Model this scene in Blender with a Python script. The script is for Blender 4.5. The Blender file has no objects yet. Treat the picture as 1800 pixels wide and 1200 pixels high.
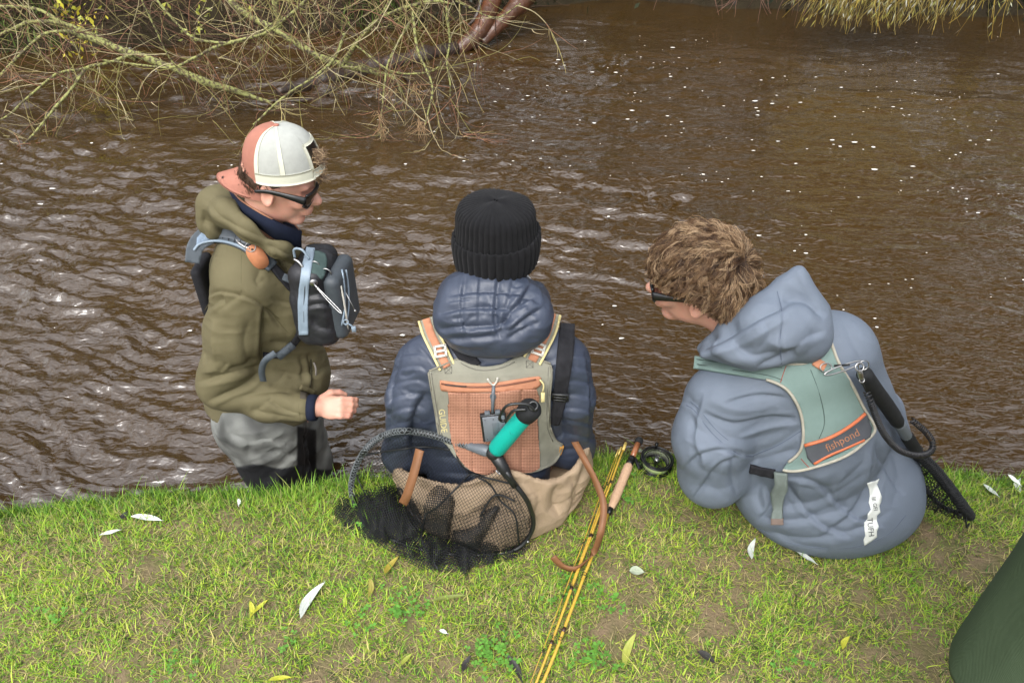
import bpy, math, random
import numpy as np
from mathutils import Vector
from mathutils.bvhtree import BVHTree
from mathutils.geometry import delaunay_2d_cdt
R = math.radians
rng = np.random.default_rng(7)
random.seed(7)
SC = bpy.context.scene
COL = SC.collection

# ------------------------------------------------------------ camera, sky, sun
CH, PITCH, FPX = 1.6, 38.0, 1300.0
cd = bpy.data.cameras.new('camera'); cam = bpy.data.objects.new('camera', cd); COL.objects.link(cam)
cam.location = (0, 0, CH); cam.rotation_euler = (R(90 - PITCH), 0, 0)
cd.sensor_width = 36; cd.lens = 26; cd.clip_start = .02; cd.clip_end = 400
SC.camera = cam
W = bpy.data.worlds.new('World'); SC.world = W; W.use_nodes = True
nt = W.node_tree; nt.nodes.clear()
sky = nt.nodes.new('ShaderNodeTexSky'); sky.sky_type = 'NISHITA'; sky.sun_disc = False
sky.sun_elevation = R(38); sky.sun_rotation = R(200); sky.air_density = 1.0; sky.dust_density = 3.0
hsv = nt.nodes.new('ShaderNodeHueSaturation'); hsv.inputs['Saturation'].default_value = .22
bg = nt.nodes.new('ShaderNodeBackground'); bg.inputs['Strength'].default_value = .15
wo = nt.nodes.new('ShaderNodeOutputWorld')
tcw = nt.nodes.new('ShaderNodeTexCoord'); sep = nt.nodes.new('ShaderNodeSeparateXYZ'); nt.links.new(tcw.outputs['Generated'], sep.inputs[0])
g1 = nt.nodes.new('ShaderNodeMapRange'); g1.inputs['To Min'].default_value = .6; g1.inputs['To Max'].default_value = 2.2; nt.links.new(sep.outputs['Z'], g1.inputs['Value'])
cn = nt.nodes.new('ShaderNodeTexNoise'); cn.inputs['Scale'].default_value = 3.6; cn.inputs['Detail'].default_value = 5; nt.links.new(tcw.outputs['Generated'], cn.inputs['Vector'])
g2 = nt.nodes.new('ShaderNodeMapRange'); g2.inputs['From Min'].default_value = .35; g2.inputs['From Max'].default_value = .68; g2.inputs['To Min'].default_value = .5; g2.inputs['To Max'].default_value = 1.8; nt.links.new(cn.outputs['Fac'], g2.inputs['Value'])
mm = nt.nodes.new('ShaderNodeMath'); mm.operation = 'MULTIPLY'; nt.links.new(g1.outputs[0], mm.inputs[0]); nt.links.new(g2.outputs[0], mm.inputs[1])
mc = nt.nodes.new('ShaderNodeVectorMath'); mc.operation = 'SCALE'; nt.links.new(sky.outputs[0], hsv.inputs['Color']); nt.links.new(hsv.outputs[0], mc.inputs[0]); nt.links.new(mm.outputs[0], mc.inputs['Scale']); nt.links.new(mc.outputs[0], bg.inputs['Color']); nt.links.new(bg.outputs[0], wo.inputs[0])
ld = bpy.data.lights.new('sun', 'SUN'); ld.energy = .8; ld.angle = R(34); ld.color = (1, .97, .92)
sun = bpy.data.objects.new('sun', ld); COL.objects.link(sun)
# sun direction: elevation 50, from behind-left of the camera
az, elv = R(200), R(52)
sd = Vector((math.sin(az) * math.cos(elv), math.cos(az) * math.cos(elv), math.sin(elv)))
sun.rotation_euler = sd.to_track_quat('Z', 'Y').to_euler()
sky.sun_elevation = elv; sky.sun_rotation = az
vs = SC.view_settings; vs.view_transform = 'Standard'; vs.look = 'None'; vs.exposure = .66; vs.gamma = 1; vs.use_curve_mapping = False
SC.cycles.use_denoising = True
SC.cycles.max_bounces = 6; SC.cycles.transparent_max_bounces = 12

# ------------------------------------------------------------ geometry helpers
cF = np.array([0, math.cos(R(PITCH)), -math.sin(R(PITCH))]); cU = np.array([0, math.sin(R(PITCH)), math.cos(R(PITCH))]); cR = np.array([1., 0, 0])
CAM = np.array([0, 0, CH])
def ray(px, py):
    return cR * ((px - 900) / FPX) + cU * ((600 - py) / FPX) + cF
def P(px, py, Y):
    d = ray(px, py); return CAM + d * (Y / d[1])
def PZ(px, py, z):
    d = ray(px, py); return CAM + d * ((z - CH) / d[2])
def proj(V):
    Q = np.asarray(V) - CAM; t = Q @ cF
    return 900 + FPX * (Q @ cR) / t, 600 - FPX * (Q @ cU) / t, t
def px2m(p): return float((np.asarray(p) - CAM) @ cF) / FPX

def mk_mesh(name, V, F, smooth=True):
    V = np.ascontiguousarray(V, dtype=np.float32).reshape(-1, 3)
    me = bpy.data.meshes.new(name)
    if isinstance(F, np.ndarray) and F.ndim == 2:
        n, k = F.shape; idx = F.ravel().astype(np.int32); st = np.arange(n, dtype=np.int32) * k; tot = np.full(n, k, dtype=np.int32)
    else:
        tot = np.array([len(f) for f in F], dtype=np.int32); n = len(F)
        idx = np.array([i for f in F for i in f], dtype=np.int32); st = np.concatenate([[0], np.cumsum(tot)[:-1]]).astype(np.int32)
    me.vertices.add(len(V)); me.vertices.foreach_set('co', V.ravel())
    me.loops.add(len(idx)); me.loops.foreach_set('vertex_index', idx)
    me.polygons.add(n); me.polygons.foreach_set('loop_start', st); me.polygons.foreach_set('loop_total', tot)
    me.update(calc_edges=True); me.validate()
    if smooth: me.polygons.foreach_set('use_smooth', np.ones(len(me.polygons), dtype=bool))
    return me
def part(name, V, F, mat, root=None, label=None, kind=None, smooth=True, col=None, parent=None):
    V = np.array(V, dtype=np.float64).reshape(-1, 3)
    if root is not None: V = V - np.array(root.location)
    me = mk_mesh(name, V, F, smooth); me.materials.append(mat)
    if col is not None:
        a = me.color_attributes.new('Col', 'FLOAT_COLOR', 'POINT')
        c = np.ones((len(V), 4), dtype=np.float32); c[:, :3] = col; a.data.foreach_set('color', c.ravel())
    o = bpy.data.objects.new(name, me); COL.objects.link(o)
    if root is not None: o.parent = parent or root
    if label: o['label'] = label
    if kind: o['kind'] = kind
    return o
def tag(o, label, cat, group=None):
    o['label'] = label; o['category'] = cat
    if group: o['group'] = group
    return o
def thing(name, label, cat, loc=(0, 0, 0), group=None):
    o = bpy.data.objects.new(name, None); COL.objects.link(o); o.location = [float(v) for v in loc]; o.empty_display_size = .05
    return tag(o, label, cat, group)

def h3(i, j, k, s=0):
    n = (i.astype(np.int64) * 73856093) ^ (j.astype(np.int64) * 19349663) ^ (k.astype(np.int64) * 83492791) ^ (s * 2654435)
    n = (n ^ (n >> 13)) * 1274126177 & 0x7fffffff
    n = (n ^ (n >> 15)) * 2246822 & 0x7fffffff
    return (n & 0xffff) / 32767.5 - 1
def vn(p, s=0):
    p = np.asarray(p, dtype=np.float64); i = np.floor(p); f = p - i; u = f * f * f * (f * (f * 6 - 15) + 10); i = i.astype(np.int64)
    o = 0
    for a in (0, 1):
        for b in (0, 1):
            for c in (0, 1):
                w = (u[:, 0] if a else 1 - u[:, 0]) * (u[:, 1] if b else 1 - u[:, 1]) * (u[:, 2] if c else 1 - u[:, 2])
                o = o + w * h3(i[:, 0] + a, i[:, 1] + b, i[:, 2] + c, s)
    return o
def fbm(p, n=3, s=0, g=.5):
    p = np.asarray(p, dtype=np.float64); o = 0; a = 1
    for k in range(n): o = o + a * vn(p, s + k); p = p * 2.03 + 11.3; a *= g
    return o

# signed distance pieces ------------------------------------------------
def unit(v): v = np.asarray(v, float); return v / (np.linalg.norm(v) + 1e-12)
def cap(a, b, ra, rb, flat=None):
    a = np.asarray(a, float); b = np.asarray(b, float)
    def f(p):
        q = p - a; ab = b - a; h = np.clip(q @ ab / (ab @ ab), 0, 1); w = q - h[:, None] * ab
        if flat is not None:
            n, s = unit(flat[0]), flat[1]; c = w @ n; w = w + np.outer(c * (1 / s - 1), n)
            return (np.linalg.norm(w, axis=1) - (ra + (rb - ra) * h)) * min(1, s)
        return np.linalg.norm(w, axis=1) - (ra + (rb - ra) * h)
    f.box = (np.minimum(a - ra, b - rb), np.maximum(a + ra, b + rb)); return f
def ell(c, r, ax=None):
    c = np.asarray(c, float); r = np.asarray(r, float); ax = np.eye(3) if ax is None else np.asarray(ax)
    def f(p):
        q = (p - c) @ ax.T; k0 = np.linalg.norm(q / r, axis=1); k1 = np.linalg.norm(q / (r * r), axis=1)
        return k0 * (k0 - 1) / (k1 + 1e-9)
    m = r.max(); f.box = (c - m, c + m); return f
def rbox(c, hs, rad, ax=None):
    c = np.asarray(c, float); hs = np.asarray(hs, float) - rad; ax = np.eye(3) if ax is None else np.asarray(ax)
    def f(p):
        q = np.abs((p - c) @ ax.T) - hs
        return np.linalg.norm(np.maximum(q, 0), axis=1) + np.minimum(q.max(1), 0) - rad
    m = np.linalg.norm(hs) + rad; f.box = (c - m, c + m); return f
def union(fs, k=.03):
    def f(p):
        d = fs[0](p)
        for g in fs[1:]:
            e = g(p); h = np.maximum(k - np.abs(d - e), 0) / k; d = np.minimum(d, e) - h * h * k * .25
        return d
    f.box = (np.min([g.box[0] for g in fs], 0), np.max([g.box[1] for g in fs], 0)); return f
def subtract(f1, f2, k=.01):
    def f(p):
        d = f1(p); e = -f2(p); h = np.maximum(k - np.abs(d - e), 0) / k; return np.maximum(d, e) + h * h * k * .25
    f.box = f1.box; return f
def grow(f1, r, noise=0, sc=10, s=0):
    def f(p):
        d = f1(p) - r
        if noise: d = d - noise * fbm(p * sc, 2, s)
        return d
    f.box = (f1.box[0] - abs(r) - abs(noise) * 2, f1.box[1] + abs(r) + abs(noise) * 2); return f
def chain(pts, rs, k=.02, flat=None):
    return union([cap(pts[i], pts[i + 1], rs[i], rs[i + 1], flat) for i in range(len(pts) - 1)], k)

def sdf_mesh(f, h, sm=2):
    lo = np.asarray(f.box[0]) - .02 - 2 * h; hi = np.asarray(f.box[1]) + .02 + 2 * h
    q = 4; n = (np.ceil((hi - lo) / (h * q)).astype(int) + 1) * q
    cx = [lo[i] + (np.arange(n[i] // q) + .5) * h * q for i in range(3)]
    G = np.stack(np.meshgrid(*cx, indexing='ij'), -1).reshape(-1, 3)
    dc = f(G).reshape([m // q for m in n])
    d = np.repeat(np.repeat(np.repeat(dc, q, 0), q, 1), q, 2).astype(np.float32)
    ii = np.argwhere(np.abs(d) < h * q * 1.15 + .003)
    d[ii[:, 0], ii[:, 1], ii[:, 2]] = f(lo + (ii + .0) * h)
    s = d < 0
    s[0] = s[-1] = False; s[:, 0] = s[:, -1] = False; s[:, :, 0] = s[:, :, -1] = False
    d = np.where(s, np.minimum(d, -1e-6), np.maximum(d, 1e-6))
    A = [(a, b, c) for a in (0, 1) for b in (0, 1) for c in (0, 1)]
    cnt = sum(s[a:n[0] - 1 + a, b:n[1] - 1 + b, c:n[2] - 1 + c].astype(np.int8) for a, b, c in A)
    act = np.argwhere((cnt > 0) & (cnt < 8))
    vals = np.stack([d[act[:, 0] + a, act[:, 1] + b, act[:, 2] + c] for a, b, c in A], 1)
    pos = np.zeros((len(act), 3)); ct = np.zeros(len(act)); AA = np.array(A, float)
    for e in range(8):
        for g in range(e + 1, 8):
            if np.abs(AA[e] - AA[g]).sum() == 1:
                m = (vals[:, e] < 0) != (vals[:, g] < 0); t = vals[m, e] / (vals[m, e] - vals[m, g])
                pos[m] += AA[e] + t[:, None] * (AA[g] - AA[e]); ct[m] += 1
    V = lo + (act + pos / ct[:, None]) * h
    vid = np.full([m - 1 for m in n], -1, dtype=np.int32); vid[act[:, 0], act[:, 1], act[:, 2]] = np.arange(len(act))
    F = []
    for ax in range(3):
        o1, o2 = [(1, 2), (2, 0), (0, 1)][ax]
        s0 = np.take(s, range(0, n[ax] - 1), ax); s1 = np.take(s, range(1, n[ax]), ax)
        e = np.argwhere(s0 != s1); e = e[(e[:, o1] > 0) & (e[:, o2] > 0) & (e[:, o1] < n[o1] - 1) & (e[:, o2] < n[o2] - 1)]
        def g(a, b):
            w = e.copy(); w[:, o1] -= a; w[:, o2] -= b; return vid[w[:, 0], w[:, 1], w[:, 2]]
        q4 = np.stack([g(1, 1), g(0, 1), g(0, 0), g(1, 0)], 1)
        ins = s0[e[:, 0], e[:, 1], e[:, 2]]
        q4[~ins] = q4[~ins][:, ::-1]; F.append(q4)
    F = np.concatenate(F); F = F[(F >= 0).all(1)]
    for _ in range(sm): V = lap(V, F, .5)
    return V, F
def lap(V, F, a=.5):
    E = np.concatenate([F[:, [i, (i + 1) % F.shape[1]]] for i in range(F.shape[1])]); n = len(V)
    c = np.bincount(E.ravel(), minlength=n).astype(float)
    S = np.stack([np.bincount(E[:, 0], V[E[:, 1], i], n) + np.bincount(E[:, 1], V[E[:, 0], i], n) for i in range(3)], 1)
    return V + a * (S / np.maximum(c, 1)[:, None] - V) * (c > 0)[:, None]
def normals(V, F):
    a = V[F[:, 2]] - V[F[:, 0]]; b = V[F[:, -1 if F.shape[1] == 4 else 2]] - V[F[:, 1]]
    if F.shape[1] == 3: a = V[F[:, 1]] - V[F[:, 0]]; b = V[F[:, 2]] - V[F[:, 0]]
    fn = np.cross(a, b); N = np.zeros_like(V)
    for i in range(F.shape[1]):
        for k in range(3): N[:, k] += np.bincount(F[:, i], fn[:, k], len(V))
    return N / (np.linalg.norm(N, axis=1, keepdims=True) + 1e-12)
def crspline(pts, n=8):
    p = np.asarray(pts, float)
    if len(p) < 3:
        t = np.linspace(0, 1, n * (len(p) - 1) + 1)[:, None]; return p[0] * (1 - t) + p[-1] * t
    q = np.vstack([2 * p[0] - p[1], p, 2 * p[-1] - p[-2]]); o = []
    for i in range(1, len(q) - 2):
        for t in np.linspace(0, 1, n, endpoint=False):
            o.append(.5 * (2 * q[i] + (q[i + 1] - q[i - 1]) * t + (2 * q[i - 1] - 5 * q[i] + 4 * q[i + 1] - q[i + 2]) * t * t + (3 * q[i] - q[i - 1] - 3 * q[i + 1] + q[i + 2]) * t ** 3))
    o.append(p[-1]); return np.array(o)
def seg_dist(X, Y, pl):
    """distance in pixels to a polyline, the parameter along it and the side"""
    best = np.full(len(X), 1e9); par = np.zeros(len(X)); side = np.zeros(len(X)); n = len(pl) - 1
    for i in range(n):
        a = pl[i]; ab = pl[i + 1] - a; L = ab @ ab + 1e-9
        h = np.clip(((X - a[0]) * ab[0] + (Y - a[1]) * ab[1]) / L, 0, 1)
        dx = X - a[0] - h * ab[0]; dy = Y - a[1] - h * ab[1]; d = np.hypot(dx, dy); m = d < best
        best[m] = d[m]; par[m] = ((i + h) / n)[m]; side[m] = np.sign(ab[0] * dy - ab[1] * dx)[m]
    return best, par, side
def folds(V, F, strokes, face=True):
    """press creases (negative) and raise ridges (positive mm) along strokes seen from the back of the figure"""
    N = normals(V, F); X, Y, t = proj(V); vis = np.clip(((CAM - V) * N).sum(1) / np.linalg.norm(CAM - V, axis=1) * 3 + .3, 0, 1)
    D = np.zeros(len(V))
    for pts, w, mm in strokes:
        pl = crspline(np.array(pts, float), 6)
        m = (X > pl[:, 0].min() - 4.5 * w) & (X < pl[:, 0].max() + 4.5 * w) & (Y > pl[:, 1].min() - 4.5 * w) & (Y < pl[:, 1].max() + 4.5 * w)
        if not m.any(): continue
        d, par, side = seg_dist(X[m], Y[m], pl)
        tap = np.clip(np.minimum(par, 1 - par) * 5, 0, 1) ** .7
        wl = np.where(side > 0, w * .8, w * 2.1); prof = .75 * np.exp(-(d / wl) ** 2) + .35 * np.exp(-d / (w * .5)) - .28 * np.exp(-((d - 2.1 * w) / (w * 1.0)) ** 2) * (side > 0)
        D[m] += mm * .001 * prof * tap
    return V + N * (D * (vis if face else 1))[:, None]
def bvh(V, F): return BVHTree.FromPolygons([tuple(v) for v in V], [tuple(int(i) for i in f) for f in F])
def hit(tree, px, py, dflt=None):
    d = unit(ray(px, py)); r = tree.ray_cast(Vector(CAM), Vector(d))
    if r[0] is None: return None, None
    n = np.array(r[1]); n = n if n @ d < 0 else -n
    return np.array(r[0]), n
def project(tree, pts, sm=0, F=None, lift=.0):
    """drop pixel points onto a surface; points that miss take the depth of their nearest hit"""
    pts = np.asarray(pts, float); T = np.full(len(pts), np.nan); Dr = np.array([unit(ray(*p)) for p in pts])
    for i, p in enumerate(pts):
        r = tree.ray_cast(Vector(CAM), Vector(Dr[i]))
        if r[0] is not None: T[i] = r[3]
    ok = ~np.isnan(T)
    for i in np.where(~ok)[0]:
        j = np.where(ok)[0]; T[i] = T[j[np.argmin(((pts[j] - pts[i]) ** 2).sum(1))]]
    if sm and F is not None:
        F = np.asarray(F); E = np.concatenate([F[:, [i, (i + 1) % F.shape[1]]] for i in range(F.shape[1])]); n = len(T); T0 = T.copy()
        for _ in range(sm):
            c = np.bincount(E.ravel(), minlength=n); S = np.bincount(E[:, 0], T[E[:, 1]], n) + np.bincount(E[:, 1], T[E[:, 0]], n)
            T = np.where(c > 0, .5 * T + .5 * S / np.maximum(c, 1), T); T = np.minimum(T, T0 + .001)
    return CAM + Dr * (T - lift)[:, None]
def inpoly(x, y, poly):
    c = np.zeros(len(x), bool); n = len(poly)
    for i in range(n):
        x1, y1 = poly[i]; x2, y2 = poly[i - 1]
        m = ((y1 > y) != (y2 > y)); c ^= m & (x < (x2 - x1) * (y - y1) / (y2 - y1 + 1e-12) + x1)
    return c
def patch(tree, outline, th=.003, off=.002, step=6, curve=4, sm=4, relief=None):
    """a cloth panel cut to an outline and laid on a surface, with real thickness"""
    ol = np.asarray(outline, float)
    if curve > 1:
        ol = crspline(np.vstack([ol, ol[:1]]), curve)[:-1]
    L = [ol[0]]
    for i in range(len(ol)):
        a = ol[i]; b = ol[(i + 1) % len(ol)]; n = max(1, int(np.hypot(*(b - a)) / step))
        for k in range(1, n + 1): L.append(a + (b - a) * k / n)
    B = np.array(L[:-1]); gx, gy = np.meshgrid(np.arange(B[:, 0].min(), B[:, 0].max(), step), np.arange(B[:, 1].min(), B[:, 1].max(), step))
    gx = gx.ravel() + .01; gy = gy.ravel() + .013; ins = inpoly(gx, gy, B)
    d, _, _ = seg_dist(gx, gy, np.vstack([B, B[:1]])); ins &= d > step * .45
    pts = np.vstack([B, np.stack([gx[ins], gy[ins]], 1)]); nb = len(B)
    r = delaunay_2d_cdt([Vector(p) for p in pts], [(i, (i + 1) % nb) for i in range(nb)], [], 1, 1e-4)
    v2 = np.array([tuple(v) for v in r[0]]); T = np.array([f for f in r[2] if len(f) == 3])
    V = project(tree, v2, sm, T)
    a = V[T[:, 1]] - V[T[:, 0]]; b = V[T[:, 2]] - V[T[:, 0]]
    if (np.cross(a, b) * (CAM - V[T[:, 0]])).sum() < 0: T = T[:, ::-1]
    N = normals(V, T); m = (N * (CAM - V)).sum(1) < 0; N[m] *= -1
    if relief is not None: top = V + N * (off + th + relief(v2[:, 0], v2[:, 1]))[:, None]
    else: top = V + N * (off + th)
    bot = V + N * (off - .004)
    n = len(V); E = {}
    for t in T:
        for i in range(3):
            k = (int(t[i]), int(t[(i + 1) % 3])); E[k] = 1
    S = []
    for (i, j) in E:
        if (j, i) not in E: S += [(i, i + n, j + n), (i, j + n, j)]
    return np.vstack([top, bot]), np.vstack([T, T[:, ::-1] + n, np.array(S)])
def tube(pts, rad, seg=6, closed=False, flat=None):
    p = np.asarray(pts, float); n = len(p); rad = np.broadcast_to(np.asarray(rad, float), (n,)).copy()
    if closed: tn = np.roll(p, -1, 0) - np.roll(p, 1, 0)
    else: tn = np.gradient(p, axis=0)
    tn /= np.linalg.norm(tn, axis=1, keepdims=True) + 1e-12
    up = np.array([0, 0, 1.]) if abs(tn[0][2]) < .9 else np.array([1., 0, 0])
    u = np.cross(tn[0], up); u /= np.linalg.norm(u); V = []
    ang = np.arange(seg) * 2 * math.pi / seg
    for i in range(n):
        u = u - tn[i] * (u @ tn[i]); u /= np.linalg.norm(u) + 1e-12; w = np.cross(tn[i], u)
        V.append(p[i] + rad[i] * (np.cos(ang)[:, None] * u + np.sin(ang)[:, None] * w * (flat or 1)))
    V = np.vstack(V); a = np.arange(seg); b = (a + 1) % seg; F = []
    m = n if closed else n - 1
    for i in range(m):
        j = (i + 1) % n; F.append(np.stack([i * seg + a, i * seg + b, j * seg + b, j * seg + a], 1))
    F = [tuple(int(x) for x in r) for f in F for r in f]
    if not closed:
        F.append(tuple(range(seg))[::-1]); F.append(tuple(range((n - 1) * seg, n * seg)))
    return V, F
def join(ms):
    V = []; F = []; o = 0
    for v, f in ms:
        V.append(np.asarray(v)); F += [tuple(int(i) + o for i in q) for q in f]; o += len(v)
    return np.vstack(V), F
def tubes_fast(P0, Rr, seg=4):
    """many tubes with the same number of points at once: P0 (n,m,3), Rr (n,m)"""
    n, m, _ = P0.shape; tn = np.gradient(P0, axis=1); tn /= np.linalg.norm(tn, axis=2, keepdims=True) + 1e-12
    up = np.array([.31, .22, .93]); u = np.cross(tn, up); u /= np.linalg.norm(u, axis=2, keepdims=True) + 1e-12; w = np.cross(tn, u)
    ang = np.arange(seg) * 2 * math.pi / seg
    V = P0[:, :, None, :] + Rr[:, :, None, None] * (np.cos(ang)[:, None] * u[:, :, None, :] + np.sin(ang)[:, None] * w[:, :, None, :])
    idx = np.arange(n * m * seg).reshape(n, m, seg); a = idx[:, :-1]; b = idx[:, 1:]
    F = np.stack([a, np.roll(a, -1, 2), np.roll(b, -1, 2), b], -1).reshape(-1, 4)
    return V.reshape(-1, 3), F
def piping(tree, pts, r=.002, off=.003, seg=6, n=5, closed=False):
    pl = crspline(np.array(pts, float), n); V = project(tree, pl)
    V = V + (CAM - V) / np.linalg.norm(CAM - V, axis=1, keepdims=True) * off
    for _ in range(2): V[1:-1] = .5 * V[1:-1] + .25 * (V[:-2] + V[2:])
    return tube(V, r, seg)
def ribbon_outline(pts, w, n=5):
    pl = crspline(np.array(pts, float), n); t = np.gradient(pl, axis=0); t /= np.linalg.norm(t, axis=1, keepdims=True)
    nn = np.stack([-t[:, 1], t[:, 0]], 1); w = np.interp(np.linspace(0, 1, len(pl)), np.linspace(0, 1, len(np.atleast_1d(w))), np.atleast_1d(w)) / 2
    return np.vstack([pl + nn * w[:, None], (pl - nn * w[:, None])[::-1]])
def strap(tree, pts, w, th=.002, off=.002, step=6, sm=4):
    return patch(tree, ribbon_outline(pts, w), th, off, step, 1, sm)
def text_poly(s, size, extrude=0):
    cu = bpy.data.curves.new('t', 'FONT'); cu.body = s; cu.size = size; cu.resolution_u = 2
    o = bpy.data.objects.new('t', cu); COL.objects.link(o); dg = bpy.context.evaluated_depsgraph_get(); me = o.evaluated_get(dg).to_mesh()
    V = np.array([v.co[:2] for v in me.vertices]); F = [tuple(p.vertices) for p in me.polygons]
    o.evaluated_get(dg).to_mesh_clear(); bpy.data.objects.remove(o); bpy.data.curves.remove(cu); return V, F
def lettering(tree, s, origin, deg, size, lift=.006, sx=1.0):
    V, F = text_poly(s, size); a = R(deg); x = V[:, 0] * sx; y = V[:, 1]
    q = np.stack([origin[0] + x * math.cos(a) + y * math.sin(a), origin[1] + x * math.sin(a) - y * math.cos(a)], 1)
    v = project(tree, q); v = v + (CAM - v) / np.linalg.norm(CAM - v, axis=1, keepdims=True) * lift
    return v, F
def blob(c, r, ax=None, n=10):
    """a low ellipsoid"""
    th = np.linspace(0, math.pi, n); ph = np.arange(2 * n) * math.pi / n
    S = np.stack([np.outer(np.sin(th), np.cos(ph)), np.outer(np.sin(th), np.sin(ph)), np.outer(np.cos(th), np.ones(2 * n))], -1).reshape(-1, 3) * np.asarray(r)
    if ax is not None: S = S @ np.asarray(ax)
    F = [(i * 2 * n + j, i * 2 * n + (j + 1) % (2 * n), (i + 1) * 2 * n + (j + 1) % (2 * n), (i + 1) * 2 * n + j) for i in range(n - 1) for j in range(2 * n)]
    return S + np.asarray(c), [f[::-1] for f in F]
def boxm(c, hs, ax=None, bev=.15):
    """a bevelled box"""
    V, F = [], []
    f = rbox((0, 0, 0), hs, min(hs) * bev * 2)
    import itertools
    hs = np.array(hs, float); b = min(hs) * bev; V = []; key = {}
    for s in itertools.product((-1, 1), repeat=3):
        for k in range(3):
            v = hs - b; v = v.copy(); v[k] = hs[k]; key[(s, k)] = len(V); V.append(v * s)
    for k in range(3):
        i, j = [(1, 2), (2, 0), (0, 1)][k]
        for sg in (-1, 1):
            q = []
            for (a, c2) in ((-1, -1), (1, -1), (1, 1), (-1, 1)):
                s = [0, 0, 0]; s[k] = sg; s[i] = a; s[j] = c2; q.append(key[(tuple(s), k)])
            F.append(tuple(q) if sg > 0 else tuple(q[::-1]))
    for k in range(3):
        i, j = [(1, 2), (2, 0), (0, 1)][k]
        for a in (-1, 1):
            for c2 in (-1, 1):
                s0 = [0, 0, 0]; s0[i] = a; s0[j] = c2; s1 = list(s0); s0[k] = -1; s1[k] = 1
                q = (key[(tuple(s0), i)], key[(tuple(s1), i)], key[(tuple(s1), j)], key[(tuple(s0), j)])
                F.append(q if a * c2 < 0 else q[::-1])
    for s in itertools.product((-1, 1), repeat=3):
        q = (key[(s, 0)], key[(s, 1)], key[(s, 2)]); F.append(q if s[0] * s[1] * s[2] > 0 else q[::-1])
    V = np.array(V)
    if ax is not None: V = V @ np.asarray(ax)
    return V + np.asarray(c), F
def frame(z, x):
    z = unit(z); x = np.asarray(x, float); x = unit(x - z * (x @ z)); return np.array([x, np.cross(z, x), z])
def ring(c, r, tr, ax=np.eye(3), n=24, seg=8, sy=1.0, arc=1.0, st=0):
    a = st + np.arange(n + (arc < 1)) * 2 * math.pi * arc / n
    p = np.asarray(c) + r * (np.cos(a)[:, None] * ax[0] + np.sin(a)[:, None] * ax[1] * sy); return tube(p, tr, seg, closed=arc >= 1)
def lathe(prof, a, b, seg=20, bumps=None):
    """turned shape: prof = [(t along a->b, radius)]"""
    a = np.asarray(a, float); b = np.asarray(b, float); ax = frame(b - a, (0.3, 0.2, 1) if abs(unit(b - a)[2]) < .8 else (1, 0, 0)); V = []
    an = np.arange(seg) * 2 * math.pi / seg
    for t, r in prof: V.append(a + (b - a) * t + r * (np.cos(an)[:, None] * ax[0] + np.sin(an)[:, None] * ax[1]))
    n = len(prof); F = [(i * seg + j, i * seg + (j + 1) % seg, (i + 1) * seg + (j + 1) % seg, (i + 1) * seg + j) for i in range(n - 1) for j in range(seg)]
    F.append(tuple(range(seg))[::-1]); F.append(tuple(range((n - 1) * seg, n * seg)))
    return np.vstack(V), F

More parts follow.
